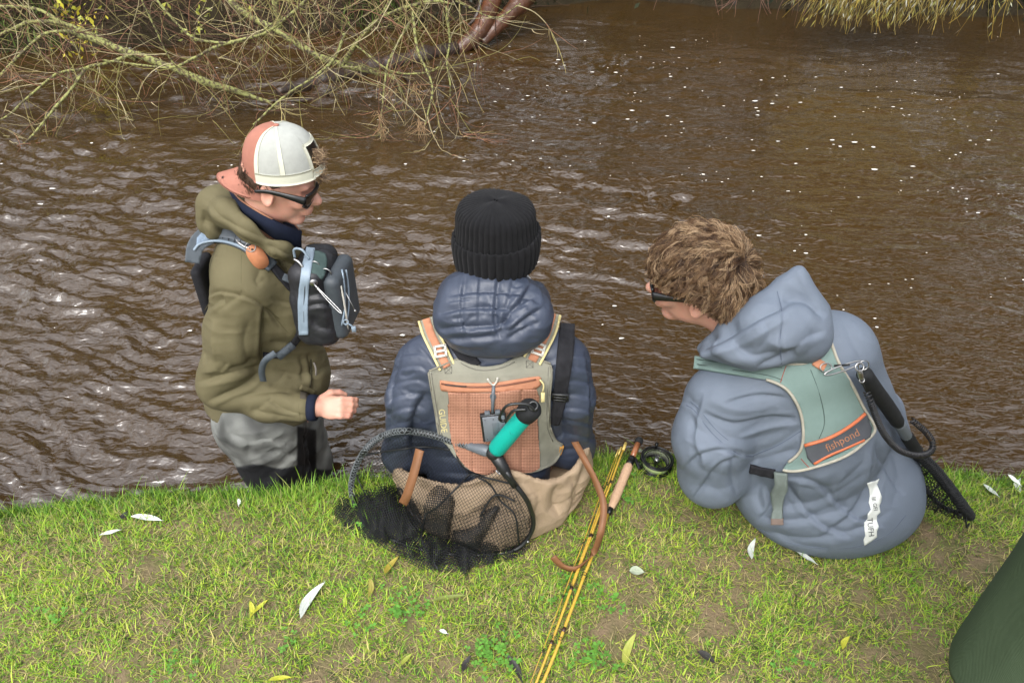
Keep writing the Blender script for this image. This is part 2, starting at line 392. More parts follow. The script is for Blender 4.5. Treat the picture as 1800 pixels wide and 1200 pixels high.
# ------------------------------------------------------------ materials
def sl(c):  # display value to linear
    return tuple(((v / 255 + .055) / 1.055) ** 2.4 if v > 10 else v / 255 / 12.92 for v in c)
MATS = {}
def mat(name, col, rough=.8, var=.15, sc=30, bump=.2, bsc=None, bd=.002, metal=0, spec=.5, sheen=0, attr=False, col2=None, sss=0, trans=0, coat=0, weave=0, crumple=0, csc=22, ctr=.25):
    if name in MATS: return MATS[name]
    m = bpy.data.materials.new(name); m.use_nodes = True; t = m.node_tree; b = t.nodes['Principled BSDF']; L = t.links.new
    b.inputs['Roughness'].default_value = rough; b.inputs['Metallic'].default_value = metal; b.inputs['Specular IOR Level'].default_value = spec if (rough < .7 or spec != .5) else .2
    b.inputs['Sheen Weight'].default_value = sheen; b.inputs['Coat Weight'].default_value = coat
    if sss: b.inputs['Subsurface Weight'].default_value = sss; b.inputs['Subsurface Radius'].default_value = (.012, .004, .002); b.inputs['Subsurface Scale'].default_value = 1
    tc = t.nodes.new('ShaderNodeTexCoord')
    n = t.nodes.new('ShaderNodeTexNoise'); n.inputs['Scale'].default_value = sc; n.inputs['Detail'].default_value = 5; n.inputs['Roughness'].default_value = .6; L(tc.outputs['Object'], n.inputs['Vector'])
    mr = t.nodes.new('ShaderNodeMapRange'); mr.inputs['From Min'].default_value = .5 - ctr; mr.inputs['From Max'].default_value = .5 + ctr; L(n.outputs['Fac'], mr.inputs['Value'])
    mx = t.nodes.new('ShaderNodeMix'); mx.data_type = 'RGBA'; L(mr.outputs[0], mx.inputs['Factor'])
    if attr:
        at = t.nodes.new('ShaderNodeAttribute'); at.attribute_name = 'Col'
        k = t.nodes.new('ShaderNodeMix'); k.data_type = 'RGBA'; k.blend_type = 'MULTIPLY'; k.inputs['Factor'].default_value = 1
        mx.inputs['A'].default_value = (1 - var,) * 3 + (1,); mx.inputs['B'].default_value = (1 + var,) * 3 + (1,)
        L(at.outputs['Color'], k.inputs['A']); L(mx.outputs['Result'], k.inputs['B']); out = k.outputs['Result']
    else:
        c2 = col2 or tuple(min(1, v * (1 + var)) for v in col)
        mx.inputs['A'].default_value = tuple(v * (1 - var) for v in col) + (1,) if col2 is None else tuple(col) + (1,); mx.inputs['B'].default_value = tuple(c2) + (1,); out = mx.outputs['Result']
    L(out, b.inputs['Base Color'])
    if sheen: b.inputs['Sheen Roughness'].default_value = .5
    if trans:
        tr = t.nodes.new('ShaderNodeBsdfTranslucent'); L(out, tr.inputs['Color']); ms = t.nodes.new('ShaderNodeMixShader'); ms.inputs[0].default_value = trans
        L(b.outputs[0], ms.inputs[1]); L(tr.outputs[0], ms.inputs[2]); L(ms.outputs[0], t.nodes['Material Output'].inputs[0])
    if bump:
        n2 = t.nodes.new('ShaderNodeTexNoise'); n2.inputs['Scale'].default_value = bsc or sc * 6; n2.inputs['Detail'].default_value = 4; L(tc.outputs['Object'], n2.inputs['Vector'])
        bp = t.nodes.new('ShaderNodeBump'); bp.inputs['Strength'].default_value = bump; bp.inputs['Distance'].default_value = bd; L(n2.outputs['Fac'], bp.inputs['Height'])
        if crumple:
            nd = t.nodes.new('ShaderNodeTexNoise'); nd.inputs['Scale'].default_value = 7; nd.inputs['Detail'].default_value = 3; L(tc.outputs['Object'], nd.inputs['Vector'])
            vm = t.nodes.new('ShaderNodeVectorMath'); vm.operation = 'MULTIPLY_ADD'; vm.inputs[1].default_value = (.16, .16, .16); L(nd.outputs['Color'], vm.inputs[0]); L(tc.outputs['Object'], vm.inputs[2]); prev = bp
            for k_, s_ in ((1, csc), (.5, csc * 2.3)):
                vo = t.nodes.new('ShaderNodeTexVoronoi'); vo.inputs['Scale'].default_value = s_; vo.inputs['Randomness'].default_value = 1; L(vm.outputs[0], vo.inputs['Vector'])
                b3 = t.nodes.new('ShaderNodeBump'); b3.inputs['Strength'].default_value = crumple; b3.inputs['Distance'].default_value = .12 / s_ * k_; L(vo.outputs['Distance'], b3.inputs['Height']); L(prev.outputs[0], b3.inputs['Normal']); prev = b3
            bp = prev
        if weave:
            w = t.nodes.new('ShaderNodeTexWave'); w.inputs['Scale'].default_value = weave; w.bands_direction = 'X'; w.inputs['Distortion'].default_value = .3
            w2 = t.nodes.new('ShaderNodeTexWave'); w2.inputs['Scale'].default_value = weave; w2.bands_direction = 'Z'; w2.inputs['Distortion'].default_value = .3
            L(tc.outputs['Object'], w.inputs['Vector']); L(tc.outputs['Object'], w2.inputs['Vector'])
            ad = t.nodes.new('ShaderNodeMath'); ad.operation = 'ADD'; L(w.outputs['Fac'], ad.inputs[0]); L(w2.outputs['Fac'], ad.inputs[1])
            b2 = t.nodes.new('ShaderNodeBump'); b2.inputs['Strength'].default_value = .35; b2.inputs['Distance'].default_value = .0006; L(ad.outputs[0], b2.inputs['Height']); L(bp.outputs[0], b2.inputs['Normal']); bp = b2
        L(bp.outputs[0], b.inputs['Normal'])
    MATS[name] = m; return m
# ============================================================ SETTING
WZ = -.6
EDGE = np.array([(-3.2, .85), (-2.2, 1.15), (-1.48, 1.335), (-1.05, 1.375), (-.75, 1.38), (-.5, 1.42), (-.25, 1.47), (.0, 1.52), (.3, 1.535), (.6, 1.50), (1.0, 1.465), (1.3, 1.46), (1.5, 1.45), (2.2, 1.40), (3.4, 1.2)])
def edge_y(x): return np.interp(x, EDGE[:, 0], EDGE[:, 1]) + .012 * vn(np.stack([x * 9, x * 0, x * 0], 1), 3)
def ground_z(x, y):
    p = np.stack([x, y, x * 0], 1); e = edge_y(x) - y
    z = .02 * vn(p * 2.2, 5) + .008 * vn(p * 9, 6) + .004 * vn(p * 26, 8)
    return z - .05 * np.exp(-np.maximum(e, 0) / .06)
# --- near bank
xs = np.concatenate([np.linspace(-12, -1.6, 40), np.linspace(-1.58, 1.58, 260), np.linspace(1.6, 12, 40)]); u = np.concatenate([np.linspace(-6, -.8, 20), np.linspace(-.78, 0, 120)])
X, U = np.meshgrid(xs, u); ey = edge_y(X.ravel()).reshape(X.shape); Yg = ey + U * np.where(U < -.8, 1, 1)
Zg = ground_z(X.ravel(), Yg.ravel()).reshape(X.shape)
# the cut face below the turf
rows = [(0.012, -.02), (.018, -.05), (.006, -.1), (-.03, -.2), (-.06, -.32), (-.03, -.45), (.05, -.6), (.18, -.8), (.4, -1.05), (.9, -1.2)]
XX = np.vstack([X] + [xs[None] for _ in rows]); YY = np.vstack([Yg] + [ey[-1][None] + r[0] + .02 * vn(np.stack([xs * 11, xs * 0 + i, xs * 0], 1), 4)[None] for i, r in enumerate(rows)])
ZZ = np.vstack([Zg] + [Zg[-1][None] + r[1] for r in rows])
nr, nc = XX.shape; I = np.arange(nr * nc).reshape(nr, nc)
F = np.stack([I[:-1, :-1], I[:-1, 1:], I[1:, 1:], I[1:, :-1]], -1).reshape(-1, 4)
soil = mat('soil_and_moss', (.22, .15, .10), .95, .3, 14, .9, 120, .008, col2=(.09, .10, .03))
# --- grass bank material: soil with stains of moss
o = part('grass_bank', np.stack([XX, YY, ZZ], -1).reshape(-1, 3), F, soil, kind='structure')
Vb = np.stack([XX, YY, ZZ], -1).reshape(-1, 3); bank_tree = bvh(Vb, F); F_bank = F

# --- river bed and far bank
mud = mat('river_mud', (.07, .045, .025), .9, .3, 4, .5, 40, .01)
part('river_bed', [(-40, .6, -1.35), (40, .6, -1.35), (40, 40, -1.35), (-40, 40, -1.35)], [(0, 1, 2, 3)], mud, kind='structure')
# --- far bank: a rise of earth behind the river
def far_edge(x): return np.interp(x, [-12, -6, -4.2, -3, -2, -1, 0, 1.2, 3, 6, 12], [6.4, 7.0, 7.35, 7.7, 7.9, 8.2, 9.0, 9.4, 8.9, 8.5, 8.0])
xs = np.linspace(-30, 30, 260); vv = np.array([-.9, -.5, -.25, -.08, 0, .06, .14, .25, .4, .6, .9, 1.3, 2, 3, 5, 9, 16, 30, 60])
zz = np.array([-1.4, -1.2, -.95, -.72, -.58, -.5, -.42, -.33, -.2, -.05, .12, .25, .35, .4, .5, .7, 1, 1.5, 2])
XX, VVv = np.meshgrid(xs, vv); YY = far_edge(XX) + VVv + .12 * vn(np.stack([XX.ravel() * 2, VVv.ravel() * 2, XX.ravel() * 0], 1), 2).reshape(XX.shape)
ZZ = np.repeat(zz[:, None], len(xs), 1) + (.10 * vn(np.stack([XX.ravel() * 1.7, VVv.ravel() * 3, XX.ravel() * 0], 1), 9) + .04 * vn(np.stack([XX.ravel() * 7, VVv.ravel() * 8, XX.ravel() * 0], 1), 19)).reshape(XX.shape)
nr, nc = XX.shape; I = np.arange(nr * nc).reshape(nr, nc); F = np.stack([I[:-1, :-1], I[:-1, 1:], I[1:, 1:], I[1:, :-1]], -1).reshape(-1, 4)
part('far_bank', np.stack([XX, YY, ZZ], -1).reshape(-1, 3), F, mat('bank_earth', (.022, .015, .009), .95, .3, 6, .8, 30, .02, col2=(.035, .028, .014)), kind='structure')

# --- river water
def water():
    g = .0052; ys = [1.0]
    while ys[-1] < 11: ys.append(ys[-1] * (1 + g))
    ys = np.array(ys + [14, 22, 40]); k = np.concatenate([[-12, -6, -3, -1.6], np.arange(-1.12, 1.121, .0062), [1.6, 3, 6, 12]])
    K, Yw = np.meshgrid(k, ys); Xw = K * (Yw * .72 + .8)
    x = Xw.ravel(); y = Yw.ravel(); z = x * 0
    # flow turns: currents drift along +x with eddies in front of the left bank
    wx = x + .25 * vn(np.stack([x * .7, y * .7, z], 1), 31) + .06 * vn(np.stack([x * 3, y * 3, z], 1), 33)
    wy = y + .25 * vn(np.stack([x * .7, y * .7, z + 5], 1), 32) + .05 * vn(np.stack([x * 3, y * 3, z + 5], 1), 34)
    c, s = math.cos(.22), math.sin(.22); a = wx * c - wy * s; b = wx * s + wy * c
    def rid(q, sd): return 1 - np.abs(vn(q, sd)) * 2
    h = .018 * vn(np.stack([a * 1.6, b * 4.2, z], 1), 40) + .0095 * rid(np.stack([a * 3.2, b * 8, z], 1), 41) + .0088 * rid(np.stack([a * 3.8, b * 16, z + 3], 1), 42) + .0066 * rid(np.stack([a * 8.5, b * 27, z + 8], 1), 43) + .0038 * rid(np.stack([a * 30, b * 52, z + 8], 1), 45) * .8
    calm = np.clip(.86 - .10 * x + .50 * vn(np.stack([x * .55 + 3, y * .75, z], 1), 50) + .55 * vn(np.stack([a * .9 + 3, b * 2.6, z], 1), 51) + .25 * vn(np.stack([a * 2.2, b * 6, z], 1), 52) - .10 * (x > 0) * np.minimum(x, 2), .28, 1.6)
    calm = np.minimum(calm, np.interp(y, [1.3, 2.6, 4], [.95, 1.2, 1.6]))
    Z = WZ + h * calm
    nr, nc = K.shape; I = np.arange(nr * nc).reshape(nr, nc); F = np.stack([I[:-1, :-1], I[:-1, 1:], I[1:, 1:], I[1:, :-1]], -1).reshape(-1, 4)
    m = bpy.data.materials.new('muddy_river_water'); m.use_nodes = True; t = m.node_tree; b = t.nodes['Principled BSDF']; L = t.links.new
    b.inputs['Roughness'].default_value = .045; b.inputs['IOR'].default_value = 1.5; b.inputs['Specular IOR Level'].default_value = 1.0; b.inputs['Coat Weight'].default_value = .45; b.inputs['Coat Roughness'].default_value = .04
    tc = t.nodes.new('ShaderNodeTexCoord'); n = t.nodes.new('ShaderNodeTexNoise'); n.inputs['Scale'].default_value = .9; n.inputs['Detail'].default_value = 6; L(tc.outputs['Object'], n.inputs['Vector'])
    mx = t.nodes.new('ShaderNodeMix'); mx.data_type = 'RGBA'; L(n.outputs['Fac'], mx.inputs['Factor'])
    mx.inputs['A'].default_value = (.034, .0175, .0045, 1); mx.inputs['B'].default_value = (.056, .030, .0075, 1); L(mx.outputs['Result'], b.inputs['Base Color'])
    mp = t.nodes.new('ShaderNodeMapping'); mp.inputs['Scale'].default_value = (16, 34, 16); mp.inputs['Rotation'].default_value = (0, 0, .2); L(tc.outputs['Object'], mp.inputs['Vector'])
    n2 = t.nodes.new('ShaderNodeTexNoise'); n2.inputs['Scale'].default_value = 1; n2.inputs['Detail'].default_value = 1.5; n2.inputs['Distortion'].default_value = .6; L(mp.outputs[0], n2.inputs['Vector'])
    bp = t.nodes.new('ShaderNodeBump'); bp.inputs['Strength'].default_value = .9; bp.inputs['Distance'].default_value = .013; L(n2.outputs['Fac'], bp.inputs['Height']); L(bp.outputs[0], b.inputs['Normal'])
    part('river_water', np.stack([x, y, Z], 1), F, m, kind='structure')
    from collections import namedtuple
    return np.stack([x, y, Z], 1), F
Vw, Fw = water()

# --- flecks of foam drifting on the river
def foam():
    V = []; F = []; n = 0
    cl = [(rng.uniform(-4, 4.5), rng.uniform(2.2, 7.5)) for _ in range(40)]
    for i in range(400):
        if i % 3 == 0: x = rng.uniform(-5, 5); y = rng.uniform(1.8, 8)
        elif i % 3 == 1: sx_ = rng.uniform(780, 1750); q = PZ(sx_, [118, 160, 215, 290][rng.integers(0, 4)] + (sx_ - 900) * .07 + rng.normal(0, 9), WZ); x, y = q[0], q[1]
        else:
            c = cl[rng.integers(len(cl))]; x = c[0] + rng.normal(0, .22); y = c[1] + rng.normal(0, .13)
        r = abs(rng.normal(0, .0026)) + .0016; r *= 1 + .12 * y
        k = 7; a = np.arange(k) * 2 * math.pi / k + rng.uniform(0, 6); rr = r * (1 + .35 * rng.uniform(-1, 1, k)); asp = rng.uniform(1, 2.0)
        V.append(np.stack([x + rr * np.cos(a) * asp, y + rr * np.sin(a) * .8, np.full(k, WZ + .019)], 1)); V.append(np.array([[x, y, WZ + .019 + r * .35]]))
        F += [(n + j, n + (j + 1) % k, n + k) for j in range(k)]; n += k + 1
    V = np.vstack(V)
    # sit each fleck on the water
    t = bvh(Vw[:0].tolist() or Vw, Fw) if False else None
    o = part('foam_flecks', V, F, mat('foam', (.75, .73, .68), .6, .1, 50, .2), kind='stuff'); o['label'] = 'small white foam flecks drifting on the brown river'; o['category'] = 'foam'
foam()

# --- grass
def blades(xy, ln, wd, lean, colr, zf, name, label, seg=3, kind='stuff'):
    n = len(xy); x, y = xy[:, 0], xy[:, 1]; z = zf(x, y) - .003
    th = rng.uniform(0, 2 * math.pi, n); dx, dy = np.cos(th), np.sin(th); sxv, syv = -dy, dx; V = np.zeros((n, 2 * seg + 1, 3))
    hv = ln * np.cos(lean); ho = ln * np.sin(lean)
    for k in range(seg + 1):
        t = k / seg; hz = hv * (t - .25 * t * t * np.sin(lean)); out = ho * t ** 1.7; w = wd * (1 - t) ** .6 * .5
        cx = x + dx * out; cy = y + dy * out
        if k < seg:
            V[:, 2 * k] = np.stack([cx - sxv * w, cy - syv * w, z + hz], 1); V[:, 2 * k + 1] = np.stack([cx + sxv * w, cy + syv * w, z + hz], 1)
        else: V[:, 2 * seg] = np.stack([cx, cy, z + hz], 1)
    b = (np.arange(n) * (2 * seg + 1))[:, None]
    Tt = []
    for k in range(seg - 1): Tt += [b + [[2 * k, 2 * k + 1, 2 * k + 3]], b + [[2 * k, 2 * k + 3, 2 * k + 2]]]
    Tt.append(b + [[2 * seg - 2, 2 * seg - 1, 2 * seg]])
    F = np.concatenate(Tt)
    col = np.repeat(colr, 2 * seg + 1, 0)
    o = part(name, V.reshape(-1, 3), F, mat('grass_blade', (1, 1, 1), .55, .12, 40, 0, attr=True, trans=.3, spec=.35), kind=kind, col=col)
    o['label'] = label; o['category'] = 'grass'; return o
def bare(x, y):
    p = np.stack([x, y, x * 0], 1); b = vn(p * 8, 61) * .5 + vn(p * 21, 62) * .75 + .05 * (x > .1) * np.clip((1.35 - y) * 2, 0, 1)
    e = edge_y(x) - y; b = b - .8 * np.exp(-e / .13); b += .6 * np.exp(-((x - 1.15) / .14) ** 2 - ((y - 1.17) / .14) ** 2)
    return b
def grass():
    n = 330000; x = rng.uniform(-2.1, 2.1, n); e = rng.uniform(0, 1, n); y = edge_y(x) + .012 - e * 1.0
    m = (np.abs(x) < .45 + y * 1.0) & (y > .6); x, y = x[m], y[m]
    b = bare(x, y); keep = rng.uniform(-.6, 1.1, len(x)) > b * 1.1; x, y, b = x[keep], y[keep], b[keep]
    n = len(x); p = np.stack([x, y, x * 0], 1); e = edge_y(x) - y
    lush = np.exp(-e / .10)
    ln = (rng.gamma(4, .0050, n)) * (1 + .55 * lush) * (1 - .25 * np.clip(b, 0, 1)); wd = rng.uniform(.0016, .0036, n)
    lean = np.clip(np.abs(rng.normal(.95, .35, n)) - .45 * lush, .05, 1.45)
    g1, g2, g3, dry, dk = np.array([.22, .42, .035]), np.array([.44, .56, .055]), np.array([.10, .21, .03]), np.array([.52, .46, .16]), np.array([.05, .09, .02])
    q = rng.uniform(0, 1.06, n) + .22 * vn(p * 5, 71); c = np.where((q < .38)[:, None], g1, np.where((q < .68)[:, None], g2, np.where((q < .8)[:, None], g3, np.where((q < .97)[:, None], dry, dk))))
    c = c * (1 - lush[:, None] * .6) + np.where((q < .6)[:, None], np.array([.16, .33, .035]), np.array([.10, .24, .03])) * lush[:, None] * .6
    c = c * rng.uniform(.75, 1.25, (n, 1))
    blades(np.stack([x, y], 1), ln, wd, lean, c, ground_z, 'grass', 'short yellow green grass growing over the near river bank')
    # dry straw lying flat
    n = 14000; x = rng.uniform(-1.9, 1.9, n); y = edge_y(x) - .03 - rng.uniform(0, 1, n) * .9; m = (np.abs(x) < .45 + y) & (y > .6); x, y = x[m], y[m]; n = len(x)
    c = np.array([.45, .36, .18]) * rng.uniform(.45, 1.2, (n, 1))
    blades(np.stack([x, y], 1), rng.uniform(.02, .06, n), rng.uniform(.001, .0018, n), rng.uniform(1.3, 1.5, n), c, lambda a, b_: ground_z(a, b_) + .006, 'dead_grass', 'dry straw coloured grass stems lying in the turf')
    # fringe hanging over the cut edge
    n = 9000; x = rng.uniform(-1.9, 1.9, n); y = edge_y(x) + rng.uniform(-.01, .02, n); lush = .0
    c = np.where(rng.uniform(0, 1, (n, 1)) < .6, np.array([.15, .31, .03]), np.array([.09, .20, .03])) * rng.uniform(.7, 1.3, (n, 1))
    blades(np.stack([x, y], 1), rng.gamma(5, .0058, n), rng.uniform(.0015, .003, n), np.abs(rng.normal(.4, .35, n)), c, lambda a, b_: ground_z(a, b_) - .004, 'grass_fringe', 'longer bright green grass along the lip of the near bank')
grass()
# ============================================================ BRANCHES, LOG, FAR BANK GROWTH
bark = mat('lichen_bark', (.30, .31, .11), .85, .3, 45, .9, 120, .008, col2=(.085, .065, .042), ctr=.07)
twigm = mat('twig_bark', (1, 1, 1), .7, .25, 12, .2, attr=True)
wetlog = mat('wet_log_bark', (.030, .017, .010), .32, .3, 5, .8, 25, .012, col2=(.13, .045, .018), spec=.6)
wetdark = mat('sodden_wood', (.018, .012, .009), .4, .3, 5, .9, 25, .015, col2=(.065, .040, .026), spec=.6)

def wtube(pts, rpx, seg=8, n=8, Y=None, jit=.15):
    p = np.array([P(a[0], a[1], a[2] if len(a) > 2 else Y) for a in pts]); q = crspline(p, n)
    r = np.interp(np.linspace(0, 1, len(q)), np.linspace(0, 1, len(rpx)), rpx) * np.array([px2m(v) for v in q])
    r = r * .86 * (1 + jit * vn(q * 9, 3) + jit * .8 * vn(q * 40, 5)); q = q + .006 * np.stack([vn(q * 6, 4), vn(q * 6, 5), vn(q * 6, 6)], 1)
    return tube(q, r, seg), q
def grow_twigs(starts, dirs, L, n=14, curl=1.2, grav=.3, r0=.004, sd=1, flatY=.4):
    m = len(starts); p = np.array(starts, float); d = np.array(dirs, float); out = [p.copy()]
    bend = rng.normal(0, curl, (m, 3)); bend[:, 1] *= flatY
    for k in range(n - 1):
        st = (L / n)[:, None]; d = d + bend * st + rng.normal(0, .09, (m, 3)); d[:, 2] -= grav * st[:, 0]; d[:, 1] *= .96
        d /= np.linalg.norm(d, axis=1, keepdims=True); p = p + d * st; p[:, 2] = np.maximum(p[:, 2], WZ + .015 + .01 * rng.uniform(0, 1, m)); out.append(p.copy())
    A = np.stack(out, 1); t = np.linspace(1, .3, n)[None]; return A, r0[:, None] * t
def twig_obj(root, A, Rr, cols, name='twigs', label=None, seg=4):
    V, F = tubes_fast(A, Rr, seg); c = np.repeat(cols, A.shape[1] * seg, 0)
    o = part(name, V, F, twigm, root, label, kind='stuff', col=c); return o

willow = thing('willow_tree', 'bare lichen covered willow whose branches dip into the river at upper left', 'tree', (-2.4, 6.9, .1))
mains = [
 ([(-60, 14, 6.0), (50, 12, 5.95), (100, 35, 5.9), (135, 58, 5.85), (200, 82, 5.8), (300, 118, 5.75), (360, 143, 5.75), (430, 165, 5.8), (478, 180, 5.8)], [3.0, 3.5, 4.5, 6.5, 7.5, 7.5, 5.5, 3]),
 ([(-60, 85, 5.7), (20, 52, 5.75), (55, 38, 5.8), (110, 42, 5.85), (170, 66, 5.85), (240, 104, 5.8)], [3, 3.5, 4, 5, 7]),
 ([(235, 96, 5.7), (180, 112, 5.6), (150, 122, 5.55), (120, 165, 5.4), (80, 210, 5.25), (45, 250, 5.15), (0, 277, 5.1)], [3, 3.2, 3, 2.6, 2, 1]),
 ([(152, 120, 5.55), (110, 128, 5.5), (90, 137, 5.45), (50, 170, 5.4), (20, 200, 5.3), (-10, 215, 5.3)], [2.6, 2.4, 2, 1.2]),
 ([(-30, 170, 5.5), (20, 113, 5.55), (75, 62, 5.65), (118, 54, 5.7), (145, 66, 5.75)], [2.2, 3, 3.4, 4]),
 ([(370, -30, 6.2), (420, 15, 6.1), (470, 46, 6.0), (520, 74, 5.95), (560, 100, 5.9), (605, 115, 5.9), (650, 125, 5.9), (690, 137, 5.9), (706, 160, 5.9)], [5, 5.5, 6.5, 6.5, 7, 6.5, 6, 5, 4]),
 ([(604, 114, 5.9), (622, 85, 5.85), (650, 48, 5.8), (672, 28, 5.8), (700, -30, 5.75)], [5.5, 5, 4.5, 3.5]),
 ([(670, 30, 5.8), (720, 12, 5.7), (760, 3, 5.65), (800, 8, 5.6)], [4, 3.5, 3, 2]),
 ([(478, -30, 6.0), (486, 20, 6.0), (490, 50, 6.0)], [6, 6, 5]),
 ([(180, 105, 5.6), (290, 119, 5.5), (345, 100, 5.5), (400, 76, 5.5), (470, 56, 5.5), (560, -20, 5.6)], [1.6, 2.6, 3, 3.5, 3.5]),
 ([(445, 218, 5.0), (500, 170, 5.2), (560, 130, 5.4), (590, 100, 5.6), (605, 60, 5.7)], [1.8, 2.5, 3, 3.5]),
 ([(275, 0, 5.6), (330, 60, 5.55), (380, 76, 5.5), (440, 68, 5.5), (480, 40, 5.5)], [2.5, 2.5, 2.5, 2]),
 ([(240, -20, 5.3), (300, 105, 5.35), (330, 120, 5.4)], [1.6, 2, 1.6]),
 ([(725, 20, 5.5), (735, 90, 5.4), (760, 150, 5.3), (752, 200, 5.2), (745, 228, 5.15)], [3, 2.6, 2, 1.4, 1]),
 ([(728, 30, 5.6), (700, 75, 5.5), (680, 120, 5.45), (674, 180, 5.35), (670, 215, 5.3), (668, 248, 5.25)], [2.6, 2.2, 2, 1.6, 1]),
 ([(785, 10, 5.5), (790, 70, 5.5), (785, 110, 5.45), (792, 150, 5.4), (790, 185, 5.4)], [2.6, 2.2, 1.8, 1.2]),
 ([(800, 2, 5.5), (870, 30, 5.5), (915, 8, 5.5)], [1.5, 1.5, 1]),
 ([(625, 80, 5.8), (690, 125, 5.6), (760, 125, 5.5), (780, 100, 5.5)], [2, 2, 1.6, 1]),
]
paths = []
for pts, rp in mains:
    (v, f), q = wtube(pts, rp); part('branch', v, f, bark, willow); paths.append(q)
# main stem of the willow standing on the far bank, above the picture
(v, f), q = wtube([(-60, 14, 6.0), (-260, -40, 6.6), (-420, -60, 7.2), (-500, 60, 7.9)], [4, 12, 22, 34]); part('branch', v, f, bark, willow)
(v, f), q = wtube([(370, -30, 6.2), (300, -120, 6.6), (100, -220, 7.2), (-300, -100, 7.8), (-500, 60, 8.0)], [5, 9, 14, 22, 30]); part('branch', v, f, bark, willow)
(v, f), q = wtube([(-500, 90, 7.9), (-490, -40, 7.9), (-470, -220, 7.9), (-420, -500, 8.0)], [55, 45, 38, 26], 12); part('trunk', v, f, bark, willow)
# unseen limbs added above the willow so the left water mirrors dark streaks
S = []; D = []
for i in range(260): S.append([rng.uniform(-6.5, .3), rng.uniform(7.2, 10.5), rng.uniform(.8, 3.6)]); D.append(unit([rng.normal(0, .8), rng.normal(-.2, .5), rng.uniform(-.1, 1)]))
A, Rr = grow_twigs(np.array(S), np.array(D), rng.uniform(1.2, 3.2, 260), 12, .5, .05, rng.uniform(.010, .034, 260)); twig_obj(willow, A, Rr, np.array([.10, .085, .05]) * rng.uniform(.5, 1.4, (260, 1)), 'added_limbs')
S = []; D = []; Ls = []; Rs = []
for q, (pts, rp) in zip(paths, mains):
    n = int(len(q) * .48)
    for i in rng.integers(0, len(q) - 1, n):
        t = unit(q[i + 1] - q[i]); d = unit(t * rng.choice([-1, 1]) * rng.uniform(.3, 1) + np.array([rng.normal(0, .5), rng.normal(0, .25), rng.normal(-.25, .6)])); S.append(q[i]); D.append(d); Ls.append(rng.uniform(.25, .95)); Rs.append(rng.uniform(.0022, .0042))
for i in range(125):     # shoots coming down from the crown above
    px = rng.choice([rng.uniform(-20, 560), rng.uniform(380, 830)]); Y = rng.uniform(5.3, 6.7); S.append(P(px, rng.uniform(-90, -10), Y)); D.append(unit([rng.normal(0, .75), rng.normal(0, .2), -rng.uniform(.3, 1)])); Ls.append(rng.uniform(.35, 1.15)); Rs.append(rng.uniform(.0024, .0048))
S, D, Ls, Rs = map(np.array, (S, D, Ls, Rs)); A, Rr = grow_twigs(S, D, Ls, 15, 1.5, .5, Rs)
tc = np.array([[.30, .25, .11], [.22, .20, .07], [.20, .10, .06], [.36, .31, .18], [.11, .06, .04]])
ci = rng.integers(0, 5, len(S)); twig_obj(willow, A, Rr, tc[ci] * rng.uniform(.7, 1.2, (len(S), 1)))
j = rng.integers(0, len(S), 820); k = rng.integers(3, 14, 820); S2 = A[j, k]; d0 = unit(1) if False else (A[j, k] - A[j, k - 1]); d0 /= np.linalg.norm(d0, axis=1, keepdims=True)
D2 = d0 + rng.normal(0, .6, d0.shape); D2 /= np.linalg.norm(D2, axis=1, keepdims=True)
A2, R2 = grow_twigs(S2, D2, rng.uniform(.08, .4, 820), 9, 2, .3, rng.uniform(.0016, .0030, 820)); twig_obj(willow, A2, R2, tc[rng.integers(0, 5, 820)] * rng.uniform(.8, 1.5, (820, 1)), 'twiglets')
# debris snagged on the twig ends over the water
S = []; D = []
for (px, py, Y) in [(668, 205, 5.25), (735, 215, 5.1), (20, 118, 5.5), (690, 160, 5.7), (730, 150, 5.6), (742, 222, 5.1), (672, 225, 5.2)]:
    for i in range(16): S.append(P(px + rng.normal(0, 4), py + rng.normal(0, 6), Y)); D.append(unit([rng.normal(0, .5), rng.normal(0, .3), -rng.uniform(.3, 1)]))
A3, R3 = grow_twigs(np.array(S), np.array(D), rng.uniform(.05, .2, len(S)), 8, 2, .4, np.full(len(S), .0022)); twig_obj(willow, A3, R3, np.array([.36, .24, .13]) * rng.uniform(.5, 1.2, (len(S), 1)), 'snagged_straw')

def leaf_cloud(c, sp, n, size, cols, name, root=None, label=None, cat=None, kind='stuff', elong=2.2, droop=.5):
    c = np.asarray(c, float); p = c + rng.normal(0, 1, (n, 3)) * np.asarray(sp); d = rng.normal(0, 1, (n, 3)); d[:, 2] -= droop; d /= np.linalg.norm(d, axis=1, keepdims=True)
    s = np.cross(d, rng.normal(0, 1, (n, 3))); s /= np.linalg.norm(s, axis=1, keepdims=True); L = size * rng.uniform(.6, 1.3, (n, 1)); nn = np.cross(d, s)
    V = np.stack([p, p + d * L * .5 + s * L / elong * .5 + nn * L * .08, p + d * L, p + d * L * .5 - s * L / elong * .5 + nn * L * .08], 1)
    F = np.arange(n * 4).reshape(n, 4); cols = np.asarray(cols); cc = cols[rng.integers(0, len(cols), n)] * rng.uniform(.7, 1.3, (n, 1))
    o = part(name, V.reshape(-1, 3), F, mat('leaf', (1, 1, 1), .5, .15, 30, 0, attr=True, trans=.35), root, label, kind, col=np.repeat(cc, 4, 0), smooth=False)
    if cat: o['category'] = cat; o['label'] = label
    return o
yl = [(.62, .55, .04), (.50, .50, .06), (.55, .40, .05)]
leaf_cloud(P(128, 28, 6.9), (.09, .1, .16), 120, .06, yl, 'yellow_leaves', willow, 'yellow autumn leaves still on the branch')
for q in [(355, 17, 6.2), (345, 44, 6.1), (334, 58, 6.1), (285, 5, 6.3), (160, 44, 6.0), (430, 6, 6.2)]: leaf_cloud(P(*q), (.03, .05, .04), 9, .05, [(.5, .5, .08), (.45, .5, .14)], 'leaf_tuft', willow)
